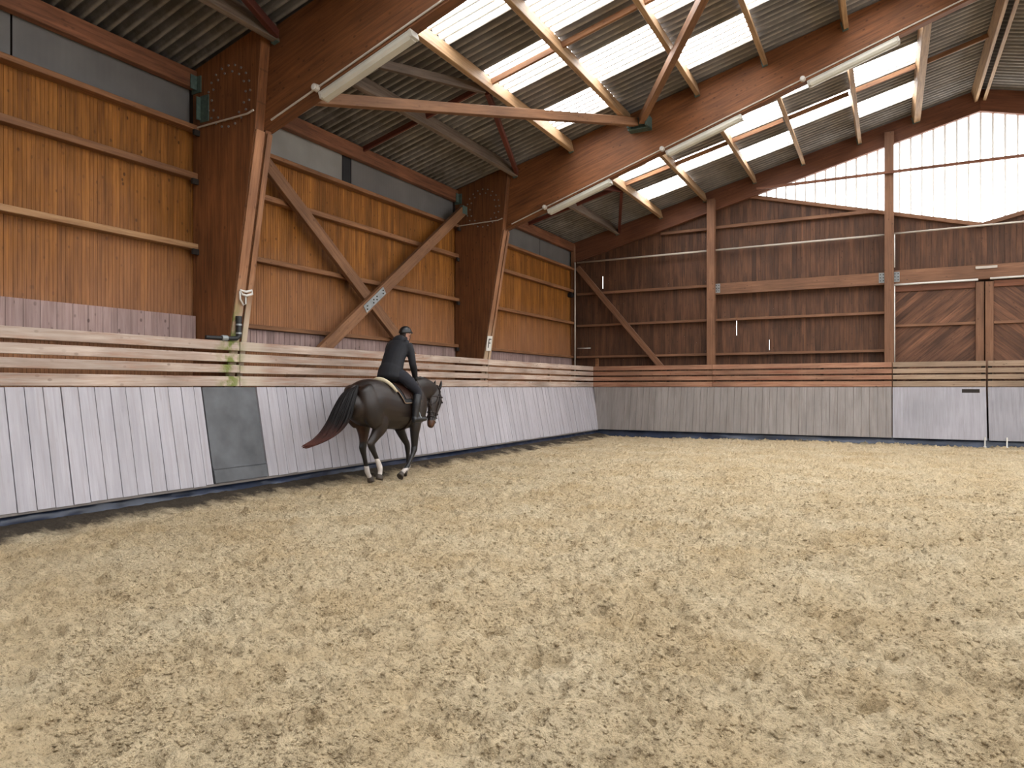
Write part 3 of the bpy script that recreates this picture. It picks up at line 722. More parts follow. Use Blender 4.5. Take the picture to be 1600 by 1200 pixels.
# ---- gable wall timbers
YP = 21.0
for x, nm in ((-4.57,'between corner brace and the wide beam'),(.0,'beside the chevron doors, up through the bright gable glazing'),(4.14,'on the other side of the chevron doors'),(8.6,'beyond the doors')):
    if x > 5: continue
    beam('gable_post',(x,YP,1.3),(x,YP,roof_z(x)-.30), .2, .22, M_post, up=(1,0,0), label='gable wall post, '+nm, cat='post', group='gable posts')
beam('corner_post',(XL+.08,21.03,.2),(XL+.08,21.03,roof_z(XL)-.1), .1, .12, M_post, up=(1,0,0), label='timber corner post where long wall and gable wall meet', cat='post')
YG = 21.17
def girt_end(x0, x1, z, h, label, mat=M_post, d=.12):
    beam('gable_girt',(x0,YE-d/2-.005,z),(x1,YE-d/2-.005,z), d, h, mat, label=label, cat='girt', group='girts on the gable wall')
for (x0,x1,nm) in ((-8.85,-4.66,'from corner to first gable post'),(-4.48,-.09,'between the two gable posts')):
    for z, k in ((3.46,'upper-middle'),(2.46,'low')): girt_end(x0,x1,z,.07,'%s horizontal girt on the gable wall, %s'%(k,nm))
girt_end(-8.85,-4.66,4.47,.08,'horizontal girt on gable wall crossed by the corner brace')
girt_end(-6.1,-4.66,6.14,.08,'short high girt on the gable wall under the gable rafter, before the first post')
girt_end(-4.48,-.35,6.16,.09,'high girt on the gable wall running into the sloping gable trim')
bm_ = empty('gable_beam',(-2.3,21.13,4.2), label='wide horizontal timber beam between the two gable posts', cat='beam')
beam('timber',(-4.46,21.14,4.35),(-.11,21.14,4.35), .14, .32, M_post, parent=bm_)
for x in (-4.40,-.17):
    mb = MB(); mb.box(x-.07,x+.07,21.058,21.068,4.24,4.5); pl_ = build('steel_plate', mb, M_steel, bm_); bolts([(x+dx,21.058,4.29+.08*q) for dx in (-.035,.035) for q in (0,1,2)], (0,-1,0), .014, .012, M_dark, pl_)
bm_ = empty('gable_beam',(2.1,21.13,4.2), label='wide horizontal timber beam over the chevron doors', cat='beam')
beam('timber',(.11,21.14,4.36),(4.0,21.14,4.36), .14, .36, M_post, parent=bm_)
mb = MB(); mb.box(.1,.24,21.058,21.068,4.24,4.5); pl_ = build('steel_plate', mb, M_steel, bm_); bolts([(.17+dx,21.058,4.29+.08*q) for dx in (-.035,.035) for q in (0,1,2)], (0,-1,0), .014, .012, M_dark, pl_)
mb = MB(); mb.box(1.9,2.35,21.04,21.068,4.44,4.5); build('guide_plate', mb, M_pipe, bm_)
beam('gable_brace',(-8.75,20.98,5.3),(-5.95,20.98,2.0), .17, .08, M_post, up=(0,-1,0), label='slanting timber brace on the gable wall beside the corner', cat='brace')
beam('gable_rod',(-3.3,20.85,7.06),(7.3,20.85,7.06), .06, .07, M_frame_end, label='thin horizontal timber across the bright gable glazing', cat='girt')
# gable glazing and its sloping trim
def gpoly(o=0.):
    L_, R_ = -3.9, 8.0
    return [(L_,vee(L_)-o),(2.05,vee(2.05)-o),(R_,vee(R_)-o),(R_,roof_z(R_)-.1),(2.0,roof_z(2.)-.1),(L_,roof_z(L_)-.1)]
xz_prism('window_gable', gpoly(.03), 21.27, 21.29, M_gwin, (0,6), (1,0), bevel=0, kind='structure', label='bright translucent gable glazing with upright seams')
for s, nm in ((-1,'trim_4'),(1,'trim_5')):
    x1 = 2.05+s*5.6
    beam(nm,(2.05,21.2,vee(2.05)-.05),(x1,21.2,vee(x1)-.05), .1, .1, M_post, kind='structure', label='sloping timber trim under the gable glazing')

# chevron doors
def clip(poly, nx, ny, c):
    out = []
    for i in range(len(poly)):
        a, b_ = poly[i], poly[(i+1)%len(poly)]; da = nx*a[0]+ny*a[1]-c; db = nx*b_[0]+ny*b_[1]-c
        if da <= 0: out.append(a)
        if da*db < 0:
            t = da/(da-db); out.append((a[0]+t*(b_[0]-a[0]), a[1]+t*(b_[1]-a[1])))
    return out
def door(name, x0, x1, sgn, label, stile):
    r = empty(name, ((x0+x1)/2,21.15,1.0), label=label, kind='structure')
    z0, z1 = 1.0, 4.02; a = math.radians(42)
    d = (math.cos(a), sgn*math.sin(a)); n = (-d[1], d[0])
    M = axes((x0,21.13,z0),(d[0],0,d[1]),(-d[1],0,d[0])); Mi = M.inverted()
    rect = [(x0,z0),(x1,z0),(x1,z1),(x0,z1)]
    rl = [(Mi@Vector((p[0],21.13,p[1]))) for p in rect]; rl = [(p.x,p.y) for p in rl]
    ys = [p[1] for p in rl]; mb = MB(); y = math.floor(min(ys)/.13)*.13
    zz = (Mi@Vector((x0,21.17,z0))).z
    while y < max(ys):
        p = clip(clip(rl,0,1,y+.129),0,-1,-(y+.001))
        if len(p) > 2: mb.prism(p, min(0,zz), max(0,zz))
        y += .13
    build('boarding', mb, M_door, r, M)
    mb = MB(); mb.box(x0,x1,21.175,21.19,z0,z1); build('backing', mb, M_dark, r)
    xs_ = x1-.09 if stile > 0 else x0+.09
    beam('stile',(xs_,21.10,z0),(xs_,21.10,z1+.1), .06, .17, M_post, up=(1,0,0), parent=r)
    beam('cross_rail',(x0+(.18 if stile<0 else 0),21.10,3.1),(x1-(.18 if stile>0 else 0),21.10,3.1), .06, .07, M_post, parent=r)
    beam('top_rail',(x0+(.18 if stile<0 else 0),21.11,4.06),(x1-(.18 if stile>0 else 0),21.11,4.06), .04, .16, M_frame_end, parent=r)
door('door_1', .1, 2.08, 1, 'wooden door with boards slanting up towards its stile', 1)
door('door_2', 2.10, 4.05, -1, 'wooden door with boards slanting down from its stile', -1)

# conduits on the gable wall
def pipe(name, pts, r, mat, label, cat='conduit', **k):
    mb = MB(); mb.tube(pts, r, 10); return build(name, mb, mat, smooth=True, label=label, cat=cat, **k)
pipe('conduit',[(-8.8,21.06,5.47),(-4.68,21.06,5.48)],.028,M_pipe,'pale conduit across the gable wall from corner to first gable post')
pipe('conduit',[(-4.46,21.06,5.48),(-.11,21.06,5.49)],.028,M_pipe,'pale conduit across the gable wall between the two gable posts')
pipe('conduit',[(.11,21.06,5.50),(4.0,21.06,5.52)],.024,M_pipe,'pale conduit just under the lowest point of the gable glazing')
pipe('conduit',[(-8.82,20.93,2.0),(-8.82,20.93,5.46)],.026,M_pipe,'pale upright conduit running down the corner post')
pipe('conduit',[(.125,20.92,2.0),(.125,20.92,4.12)],.014,M_whitep,'thin white upright conduit along the gable post, below the beam')
pipe('conduit',[(.125,20.92,4.6),(.125,20.92,5.46)],.014,M_whitep,'thin white upright conduit along the gable post, above the beam')
pipe('door_track',[(.11,21.03,4.16),(1.95,21.03,4.17)],.026,M_whitep,'white pipe under the beam over the chevron door with rising boards','pipe')
pipe('door_track',[(2.2,21.03,4.18),(4.0,21.03,4.19)],.026,M_whitep,'white pipe under the beam over the chevron door with falling boards','pipe')
pipe('wall_hook',[(-8.75,20.96,2.73),(-8.3,20.96,2.73)],.012,M_whitep,'small pale rod on the gable wall beside the corner conduit','rod')
mb = MB(); mb.box(-8.98,-8.86,20.72,20.92,4.35,4.47); mb.box(-8.96,-8.9,20.8,20.9,4.47,4.62)
build('junction_box', mb, M_black, label='small dark junction box on the corner post', cat='junction box')

# letter sign on the second frame
sg = empty('letter_sign',(-8.12,14.16,2.33), label='white board with a black letter F on the second portal column', cat='sign')
Ms = axes((-8.095,14.165,2.5),(0,1,0),(.177,0,1))    # own x along the wall, y up, z towards the long wall's inside
w = MB(); w.box(-.075,.075,-.17,.17,-.008,.008); Msx = axes((-8.09,14.16,2.50),(.3,.95,0),(.17,0,1)); build('board', w, M_whitep, sg, Msx, bevel=.003)
w = MB(); w.box(-.035,-.012,-.10,.11,.008,.012); w.box(-.012,.045,.087,.11,.008,.012); w.box(-.012,.03,.0,.022,.008,.012); build('letter', w, M_ink, sg, Msx)

# water pipe with clamps, looped strap on the first frame
wp = empty('water_pipe',(-8.13,7.1,2.18), label='black pipe stub with elbow and pale clamps at the foot of first column', cat='pipe')
mb = MB(); mb.tube([(-8.1,7.07,2.47),(-8.1,7.07,2.30),(-8.1,7.07,2.22),(-8.105,7.03,2.185),(-8.13,6.93,2.18),(-8.2,6.6,2.18)],[.04,.04,.04,.034,.03,.028],14); mb.cyl((-8.1,7.07,2.43),(-8.1,7.07,2.5),.047,.044,14); build('pipe', mb, M_black, wp, smooth=False)
for z in (2.26,2.38):
    mb = MB(); mb.cyl((-8.1,7.07,z-.012),(-8.1,7.07,z+.012),.0435,n=14); build('clamp', mb, M_steel, wp)
mb = MB(); mb.cyl((-8.135,6.9,2.18),(-8.15,6.82,2.18),.042,n=12); build('coupling', mb, M_steel, wp)
hs = empty('looped_strap',(-8.0,7.1,2.6), label='white looped strap hanging on the inner face of the first column', cat='strap')
mb = MB(); mb.tube([(-8.02,7.03,2.86),(-7.99,7.10,2.84),(-7.98,7.19,2.87),(-7.98,7.2,2.82),(-8.0,7.12,2.79),(-8.02,7.06,2.80)],.018,8,closed=True); build('knot', mb, M_whitep, hs, smooth=True)
mb = MB(); mb.tube([(-8.03,7.03,2.85),(-8.05,7.05,2.74),(-8.06,7.12,2.66),(-8.05,7.15,2.68),(-8.03,7.13,2.78)],.013,8); build('loop', mb, M_whitep, hs, smooth=True)


# ------------------------------------------------------------------ horse and rider
def cat(a, b, c, d, t): return .5*((2*b)+(c-a)*t+(2*a-5*b+4*c-d)*t*t+(3*b-a-3*c+d)*t*t*t)
def resample(st, k=5):
    st = [np.array(s, float) for s in st]; out = []
    for i in range(len(st)-1):
        a = st[max(i-1,0)]; b = st[i]; c = st[i+1]; d = st[min(i+2,len(st)-1)]
        for j in range(k): out.append(cat(a,b,c,d,j/k))
    out.append(st[-1]); return out
def loft(mb, st, n=18, k=4, side=(1,0,0), mi=0, cap=.6, grow=0., close=True):
    """skin through stations (x,y,z, half-width along side, half-depth across it), rounded at both ends"""
    s = resample(st, k); P = [Vector(q[:3]) for q in s]; R = [(max(q[3]+grow,.002), max(q[4]+grow,.002)) for q in s]
    if close:
        t0 = (P[0]-P[1]).normalized(); t1 = (P[-1]-P[-2]).normalized(); pre = []; post = []
        for f, g in ((.97,.25),(.8,.6),(.45,.9)):
            pre.append((P[0]+t0*g*cap*min(R[0]),(R[0][0]*f,R[0][1]*f))); post.append((P[-1]+t1*g*cap*min(R[-1]),(R[-1][0]*f,R[-1][1]*f)))
        P = [p for p,_ in pre[::-1]]+P+[p for p,_ in post]; R = [r for _,r in pre[::-1]]+R+[r for _,r in post]
    vs = []; side = Vector(side); m = len(P)
    for i in range(m):
        t = (P[min(i+1,m-1)]-P[max(i-1,0)]).normalized(); a = (side-t*side.dot(t)).normalized(); b = t.cross(a)
        for j in range(n):
            th = 2*PI*j/n; vs.append(P[i]+a*math.cos(th)*R[i][0]+b*math.sin(th)*R[i][1])
    fs = [(i*n+j, i*n+(j+1)%n, (i+1)*n+(j+1)%n, (i+1)*n+j) for i in range(m-1) for j in range(n)]
    if close: fs += [tuple(range(n-1,-1,-1)), tuple(range((m-1)*n,m*n))]
    mb.add(vs, fs, mi)
def fuse(name, mb, mats, parent, base, voxel=.012, iters=6, fac=.5, assign=None, **k):
    """melt the lofted pieces into one continuous surface"""
    me = bpy.data.meshes.new(name+'_raw'); me.from_pydata([tuple(Vector(v)-Vector(base)) for v in mb.v], [], mb.f)
    o = bpy.data.objects.new(name+'_raw', me); COL.objects.link(o)
    r = o.modifiers.new('r','REMESH'); r.mode = 'VOXEL'; r.voxel_size = voxel
    q = o.modifiers.new('s','SMOOTH'); q.factor = fac; q.iterations = iters
    out = bpy.data.meshes.new_from_object(o.evaluated_get(bpy.context.evaluated_depsgraph_get()))
    bpy.data.objects.remove(o); bpy.data.meshes.remove(me); out.name = name
    out.materials.clear(); [out.materials.append(m) for m in mats]
    if assign:
        for p in out.polygons:
            c = p.center; p.material_index = assign(c.x+base[0], c.y+base[1], c.z+base[2])
    out.polygons.foreach_set('use_smooth', [True]*len(out.polygons)); out.update()
    return mesh_obj(name, out, parent, Matrix.Translation(base), **k)
def local(mb, base):
    mb.v = [tuple(Vector(v)-Vector(base)) for v in mb.v]; return mb
def part(name, mb, mats, parent, base, **k): return build(name, local(mb, base), mats, parent, Matrix.Translation(base), **k)

def coat(name, c0, c1, scale=9., rough=.38, sheen=.0):
    m, nt, b = new_mat(name); tc = N(nt,'ShaderNodeTexCoord'); no = N(nt,'ShaderNodeTexNoise',Scale=scale,Detail=5.); nt.links.new(tc.outputs['Object'],no.inputs['Vector'])
    r = ramp(nt,[(.32,c0),(.7,c1)],no.outputs[0]); nt.links.new(r.outputs[0],b.inputs['Base Color']); b.inputs['Roughness'].default_value = rough
    n2 = N(nt,'ShaderNodeTexNoise',Scale=160.,Detail=2.); nt.links.new(tc.outputs['Object'],n2.inputs['Vector'])
    bp = N(nt,'ShaderNodeBump',Strength=.12,Distance=.004); nt.links.new(n2.outputs[0],bp.inputs['Height']); nt.links.new(bp.outputs[0],b.inputs['Normal'])
    return m
C_body = coat('dark_bay_coat', lin(25,17,14), lin(46,32,25), 3., .44); C_leg = coat('black_points', lin(16,14,16), lin(27,24,26), 6.); C_tan = coat('tan_muzzle', lin(70,44,30), lin(104,68,46), 8.)
C_brown = coat('brown_thigh', lin(48,26,18), lin(78,42,28), 6.)
C_sock = coat('white_sock', lin(206,196,188), lin(236,228,222), 12., .6); C_hoof = coat('hoof_horn', lin(62,52,44), lin(92,80,68), 14., .6)
C_hair = coat('black_hair', lin(16,14,15), lin(30,26,26), 30., .4)
HB = Vector((-7.08,9.2,0))
TORSO = [(8.27,1.41,1.14,.13),(8.33,1.52,1.0,.21),(8.45,1.595,.93,.265),(8.62,1.63,.89,.295),(8.80,1.615,.87,.295),(9.0,1.57,.845,.30),(9.2,1.55,.825,.305),(9.4,1.57,.81,.295),(9.55,1.605,.81,.265),(9.70,1.59,.83,.24),(9.85,1.52,.90,.21),(9.95,1.40,1.02,.15)]
def torso_at(y):
    a = np.array(TORSO); return [float(np.interp(y,a[:,0],a[:,i])) for i in (1,2,3)]
def torso_pt(y, ang, off=0.):
    zt, zb, w_ = torso_at(y); zc = (zt+zb)/2; h = (zt-zb)/2
    return Vector((HB.x+(w_+off)*math.sin(ang), y, zc+(h+off)*math.cos(ang)))
hb = MB()
loft(hb, [(HB.x,y,(a+b)/2,w_,(a-b)/2) for y,a,b,w_ in TORSO], n=28)
for s in (-1,1):          # quarters, shoulders
    X = lambda d: HB.x+s*d
    loft(hb, [(X(.12),8.42,1.46,.12,.14),(X(.16),8.50,1.28,.13,.21),(X(.175),8.58,1.10,.115,.22),(X(.18),8.66,.98,.085,.18)], n=20)
    loft(hb, [(X(.15),9.66,1.50,.07,.10),(X(.18),9.76,1.30,.085,.15),(X(.18),9.76,1.10,.085,.15),(X(.165),9.68,.95,.075,.12)], n=18)
loft(hb, [(HB.x,9.62,1.32,.20,.28),(HB.x,9.84,1.385,.15,.26),(HB.x,10.05,1.45,.115,.215),(HB.x,10.24,1.46,.095,.175),(HB.x,10.38,1.42,.09,.16),(HB.x+.01,10.46,1.37,.085,.13)], n=20)
HX = HB.x+.03
HEAD = [(HX-.01,10.465,1.44,.075,.095),(HX,10.44,1.345,.094,.145),(HX,10.41,1.25,.106,.162),(HX,10.38,1.165,.094,.155),(HX+.005,10.345,1.06,.074,.118),(HX+.01,10.315,.96,.066,.095),(HX+.01,10.29,.885,.066,.088),(HX+.01,10.265,.825,.052,.066)]
loft(hb, HEAD, n=18)
loft(hb, [(HX,10.34,1.27,.085,.085),(HX,10.31,1.18,.078,.07)], n=14)     # jowl
LEGS = {
 'lh': [(-7.22,8.60,1.08,.11,.19),(-7.225,8.69,.94,.10,.16),(-7.225,8.71,.80,.075,.11),(-7.22,8.70,.66,.055,.07),(-7.22,8.685,.56,.046,.066),(-7.22,8.71,.46,.036,.046),(-7.22,8.755,.32,.03,.038),(-7.22,8.79,.19,.037,.046),(-7.22,8.825,.13,.031,.036),(-7.22,8.855,.085,.034,.04)],
 'rh': [(-6.93,8.66,1.08,.11,.20),(-6.915,8.73,.95,.10,.175),(-6.92,8.70,.85,.082,.13),(-6.94,8.63,.745,.060,.085),(-6.95,8.55,.645,.047,.066),(-6.95,8.595,.55,.038,.05),(-6.95,8.685,.41,.031,.038),(-6.95,8.76,.275,.038,.046),(-6.95,8.775,.205,.032,.036),(-6.95,8.765,.15,.035,.04)],
 'rf': [(-6.915,9.66,1.0,.088,.135),(-6.91,9.64,.86,.08,.11),(-6.92,9.635,.70,.063,.08),(-6.93,9.645,.54,.05,.058),(-6.93,9.63,.47,.05,.056),(-6.93,9.585,.38,.033,.038),(-6.93,9.51,.28,.030,.035),(-6.93,9.45,.21,.037,.043),(-6.93,9.38,.165,.032,.035),(-6.93,9.31,.12,.035,.038)],
 'lf': [(-7.225,9.60,1.0,.08,.12),(-7.22,9.60,.86,.075,.10),(-7.21,9.69,.70,.06,.075),(-7.20,9.80,.55,.045,.052),(-7.20,9.82,.48,.044,.05),(-7.20,9.83,.38,.033,.038),(-7.20,9.84,.26,.030,.035),(-7.20,9.845,.17,.037,.043),(-7.20,9.81,.125,.032,.035),(-7.20,9.77,.09,.035,.038)]}
for L_ in LEGS.values(): loft(hb, L_, n=14, cap=.3, grow=.003)
loft(hb, [(-6.95,8.53,.70,.018,.022),(-6.95,8.485,.655,.02,.026),(-6.95,8.51,.62,.016,.02)], n=10)     # point of hock
loft(hb, [(-7.22,8.65,.62,.018,.022),(-7.22,8.625,.575,.02,.026),(-7.22,8.64,.54,.016,.02)], n=10)
loft(hb, [(HB.x,8.40,1.50,.05,.05),(HB.x-.005,8.29,1.49,.038,.038),(HB.x-.01,8.24,1.42,.03,.03)], n=12)      # dock
for s in (-1,1): loft(hb, [(HX+s*.085,10.52,1.25,.018,.022),(HX+s*.094,10.50,1.228,.014,.018)], n=10)      # brow
def horse_zone(x, y, z):
    if y < 9.2 and z < .40 and x > -7.1 and z < .40-.25*(y-8.7): return 2
    if y < 9.2 and z < .27 and x < -7.1: return 2
    if y > 9.2 and y < 9.95 and z < .19: return 2
    if z < .62 or (z < .78 and y > 9.4 and y < 10): return 1
    if y < 8.75 and x < -7.12 and .66 < z < 1.05: return 4
    if y > 10.2 and z < .93: return 3
    return 0
horse = fuse('horse', hb, [C_body,C_leg,C_sock,C_tan,C_brown], None, HB, .0105, 18, assign=horse_zone, label='dark bay horse with white hind socks cantering along the kickboards under a rider', cat='horse')
# hooves
def hoof(p, d, r=.055, ln=.075):
    p = Vector(p); d = Vector(d).normalized(); fwd = Vector((0,1,0)); fwd = (fwd-d*fwd.dot(d)).normalized(); sd = d.cross(fwd); mb = MB(); n = 20; vs = []
    for t, f in ((0,.72),(.15,.80),(.6,.93),(1.,1.04)):
        for j in range(n):
            a = 2*PI*j/n; vs.append(p+d*ln*t+fwd*(math.cos(a)*r*f*1.08+.012*t)+sd*math.sin(a)*r*f)
    for t, f in ((1.,.86),(.92,.78),(.86,.3)):
        for j in range(n):
            a = 2*PI*j/n; vs.append(p+d*ln*t+fwd*(math.cos(a)*r*f*1.05+.012)+sd*math.sin(a)*r*f)
    fs = [(i*n+j,i*n+(j+1)%n,(i+1)*n+(j+1)%n,(i+1)*n+j) for i in range(6) for j in range(n)]+[tuple(range(n-1,-1,-1)),tuple(range(6*n,7*n))]
    mb.add(vs, fs); return part('hoof', mb, C_hoof, horse, HB, smooth=True)
hoof((-7.22,8.862,.085),(0,.16,-1)); hoof((-6.95,8.765,.15),(0,-.35,-1)); hoof((-6.93,9.305,.115),(0,-1.1,-.75)); hoof((-7.20,9.765,.10),(0,-1.0,-.85))
M_ink_gloss = flat('horse_eye', lin(14,10,10), .1)
# ears, eyes, nostril
for s, dx in ((-1,-.02),(1,.03)):
    mb = MB(); b0 = Vector((HX+s*.05,10.49,1.47)); loft(mb, [(*b0,.026,.022),(*(b0+Vector((s*.014,.015,.06))),.03,.018),(*(b0+Vector((s*.016,.03,.115))),.018,.011),(*(b0+Vector((s*.010,.038,.15))),.004,.004)], n=12)
    part('ear', mb, C_leg, horse, HB, smooth=True)
    mb = MB(); loft(mb, [(HX+s*.092,10.505,1.228,.012,.016),(HX+s*.105,10.508,1.225,.009,.013)], n=12); part('eye', mb, M_ink_gloss, horse, HB, smooth=True)
    mb = MB(); loft(mb, [(HX+.01+s*.055,10.335,.885,.007,.016),(HX+.01+s*.067,10.34,.878,.005,.011)], n=10); part('nostril', mb, M_ink, horse, HB, smooth=True)
# tail and mane made of locks of hair
def hair(name, guides, rad, k, label=None, mats=None, taper=.25):
    mb = MB()
    for g in guides:
        s = resample(g, 4); P = [Vector(q[:3]) for q in s]; m = len(P)
        mb.tube(P, [max(.0012, rad*(.55+.9*math.sin(PI*min(.5,i/(m-1)*.9)))*(1-(i/(m-1))**3*(1-taper))) for i in range(m)], 5)
    return part(name, mb, mats or C_hair, horse, HB, smooth=True, label=label)
def tail_mat():
    m, nt, b = new_mat('tail_hair'); tc = N(nt,'ShaderNodeTexCoord'); sp = N(nt,'ShaderNodeSeparateXYZ'); nt.links.new(tc.outputs['Object'],sp.inputs[0])
    no = N(nt,'ShaderNodeTexNoise',Scale=18.,Detail=3.); nt.links.new(tc.outputs['Object'],no.inputs['Vector'])
    z = math_(nt,'ADD',sp.outputs[2],math_(nt,'MULTIPLY',math_(nt,'SUBTRACT',no.outputs[0],.5),.35))
    r = ramp(nt,[(0,lin(94,50,40)),(.45,lin(64,36,31)),(1,lin(20,17,18))],mapr(nt,z,.66,1.02)); nt.links.new(r.outputs[0],b.inputs['Base Color']); b.inputs['Roughness'].default_value = .6; b.inputs['Specular IOR Level'].default_value = .25
    return m
tg = []
TL = [(HB.x,8.35,1.53,.045),(HB.x+.0,8.22,1.42,.125),(HB.x-.02,8.12,1.22,.165),(HB.x-.06,8.05,1.02,.185),(HB.x-.11,7.94,.86,.17),(HB.x-.15,7.78,.75,.14),(HB.x-.2,7.60,.68,.105)]
for i in range(760):
    a = rng.uniform(0,2*PI); q = math.sqrt(rng.random()); ln = rng.uniform(.55,1.) if rng.random()<.45 else rng.uniform(.84,1.03)
    ph = rng.uniform(0,2*PI); g = []
    for j, (x,y,z,R) in enumerate(TL):
        t = j/(len(TL)-1)
        if t > ln+.1: break
        wv = .018*math.sin(ph+t*6)*t
        g.append((x+math.cos(a)*q*R*.85+wv, y+math.sin(a)*q*R*1.05-.0*t, z+math.sin(a)*q*R*.35+math.sin(a*2+ph)*.015*t))
    if len(g) > 2: tg.append(g)
hair('tail', tg, .0078, 4, 'black tail fading to reddish brown at its tip', tail_mat())
mg = []
for i in range(110):
    t = rng.random(); y = 9.72+t*.78; zc = float(np.interp(y,[9.6,9.84,10.05,10.24,10.38,10.5],[1.60,1.643,1.664,1.63,1.57,1.48])); s_ = rng.uniform(.02,.09)
    mg.append([(HB.x+.012,y,zc-.015),(HB.x-.03,y+.01,zc+.012),(HB.x-.075-s_*.3,y+.02,zc-.05),(HB.x-.11-s_*.2,y+.03,zc-.10-s_)])
hair('mane', mg, .009, 4)

# tack
M_leather = flat('brown_leather', lin(58,36,28), .4, nz=.2, nscale=20.); M_strap = flat('dark_leather', lin(44,30,26), .4, nz=.2, nscale=20.)
M_cloth = flat('black_saddle_cloth', lin(40,41,44), .8, nz=.12, nscale=40., bump=.3); M_fleece = flat('cream_fleece', lin(226,212,180), .95, nz=.1, nscale=60., bump=.8); M_piping = flat('tan_piping', lin(170,140,112), .7)
def blanket(mb, y0, y1, a0, a1, off, th, skew=0., rear=0.):
    n, m = 14, 26; vs = []
    for s in (0,1):
        for i in range(n+1):
            for j in range(m+1):
                an = a0+(a1-a0)*j/m; low = abs(an)/max(abs(a0),abs(a1)); y = y0+(y1-y0)*i/n+skew*low**1.5
                vs.append(torso_pt(y, an, off+th*s))
    w_ = m+1; q = (n+1)*w_
    fs = [(i*w_+j,i*w_+j+1,(i+1)*w_+j+1,(i+1)*w_+j) for i in range(n) for j in range(m)]
    fs += [tuple(q+c for c in f[::-1]) for f in fs]
    for i in range(n):
        for j in (0,m): fs.append((i*w_+j,(i+1)*w_+j,q+(i+1)*w_+j,q+i*w_+j))
    for j in range(m):
        for i in (0,n): fs.append((i*w_+j,i*w_+j+1,q+i*w_+j+1,q+i*w_+j))
    mb.add(vs, fs)
pad = empty('saddle_pad', (HB.x,9.2,1.5), label='black saddle cloth with tan piping and cream fleece roll under the saddle', cat='saddle pad')
PB = Vector((HB.x,9.2,1.5))
mb = MB(); blanket(mb, 8.96, 9.54, -1.42, 1.42, .012, .012, .2); part('cloth', mb, M_cloth, pad, PB, smooth=False)
mb = MB(); mb.tube([torso_pt(8.96+.2*(abs(a)/1.42)**1.5, a, .022) for a in np.linspace(-1.42,1.42,40)]+[torso_pt(y, 1.42, .022) for y in np.linspace(9.18,9.70,12)], .006, 8); part('piping', mb, M_piping, pad, PB, smooth=True)
mb = MB(); mb.tube([torso_pt(8.90+.13*(abs(a)/1.2)**1.4, a, .035) for a in np.linspace(-1.0,1.0,30)], [.012+.021*math.sin(PI*i/29)**.5 for i in range(30)], 10); part('fleece_roll', mb, M_fleece, pad, PB, smooth=True)
sad = empty('saddle', (HB.x,9.25,1.6), label='brown leather riding saddle under the rider', cat='saddle'); SB = Vector((HB.x,9.25,1.6))
mb = MB(); loft(mb, [(HB.x,9.09,1.695,.12,.022),(HB.x,9.13,1.665,.145,.03),(HB.x,9.22,1.63,.15,.032),(HB.x,9.38,1.645,.115,.032),(HB.x,9.50,1.70,.075,.028)], n=22); part('seat', mb, M_leather, sad, SB, smooth=True)
for s in (-1,1):
    mb = MB(); blanket(mb, 9.08, 9.50, *( (.35,1.25) if s>0 else (-1.25,-.35) ), .027, .012, .10); part('flap', mb, M_leather, sad, SB)
    mb = MB(); p = Vector((-6.735 if s>0 else -7.425,9.47,.955)); mb.tube([p+Vector((-.06,0,0)),p+Vector((-.062,0,.06)),p+Vector((-.03,0,.125)),p+Vector((0,0,.145)),p+Vector((.03,0,.125)),p+Vector((.062,0,.06)),p+Vector((.06,0,0))],.007,8,closed=True)
    st = part('stirrup', mb, M_steel, sad, SB, smooth=True)
    mb = MB(); mb.tube([p+Vector((0,0,.145)),torso_pt(9.32,1.1*s,.055)],.011,6); part('stirrup_leather', mb, M_strap, sad, SB)
mb = MB(); mb.tube([torso_pt(9.42, a, .012) for a in np.linspace(1.5,PI*2-1.5,30)],.016,6); part('girth_strap', mb, M_strap, sad, SB)
# bridle
br = empty('bridle', (HX,10.4,1.2), label='dark leather bridle with noseband, bit rings and reins on the horse', cat='bridle'); BB = Vector((HX,10.4,1.2))
HS = resample(HEAD, 6)
def head_ring(z, off, tilt=0.):
    q = min(HS, key=lambda s: abs(s[2]-z)); i = [k for k,s in enumerate(HS) if s is q][0]
    t = (Vector(HS[min(i+1,len(HS)-1)][:3])-Vector(HS[max(i-1,0)][:3])).normalized(); a = Vector((1,0,0)); a = (a-t*a.dot(t)).normalized(); b = t.cross(a)
    return [Vector(q[:3])+a*math.cos(u)*(q[3]+off)+b*math.sin(u)*(q[4]+off)+t*tilt*math.sin(u) for u in np.linspace(0,2*PI,26)[:-1]]
for nm, z, off, tl in (('noseband',1.05,.008,0),('browband',1.335,.010,.03),('flash_strap',.97,.008,0)):
    mb = MB(); mb.tube(head_ring(z,off,tl),.0095,6,closed=True); part(nm, mb, M_strap, br, BB, smooth=True)
for s in (-1,1):
    bit = Vector((HX+.01+s*.08,10.29,.955))
    mb = MB(); mb.tube([(HX+s*.082,10.47,1.44),(HX+s*.106,10.44,1.34),(HX+s*.115,10.39,1.2),(HX+s*.09,10.35,1.06),bit],.0085,6); part('cheek_strap', mb, M_strap, br, BB, smooth=True)
    mb = MB(); mb.tube([bit+Vector((0,.032*math.cos(u),.032*math.sin(u))) for u in np.linspace(0,2*PI,17)[:-1]],.0048,6,closed=True); part('bit_ring', mb, M_steel, br, BB, smooth=True)
    hand = Vector((HB.x+(.14 if s>0 else -.10),9.70,1.645))
    mb = MB(); mb.tube([bit,bit.lerp(hand,.33)+Vector((s*.05,0,-.035)),bit.lerp(hand,.66)+Vector((s*.035,0,-.03)),hand],.0075,6); part('rein', mb, M_strap, br, BB, smooth=True)
mb = MB(); mb.tube([(HX-.07,10.47,1.44),(HX-.04,10.46,1.525),(HX,10.455,1.535),(HX+.04,10.46,1.525),(HX+.072,10.47,1.44)],.010,6); part('headpiece', mb, M_strap, br, BB, smooth=True)
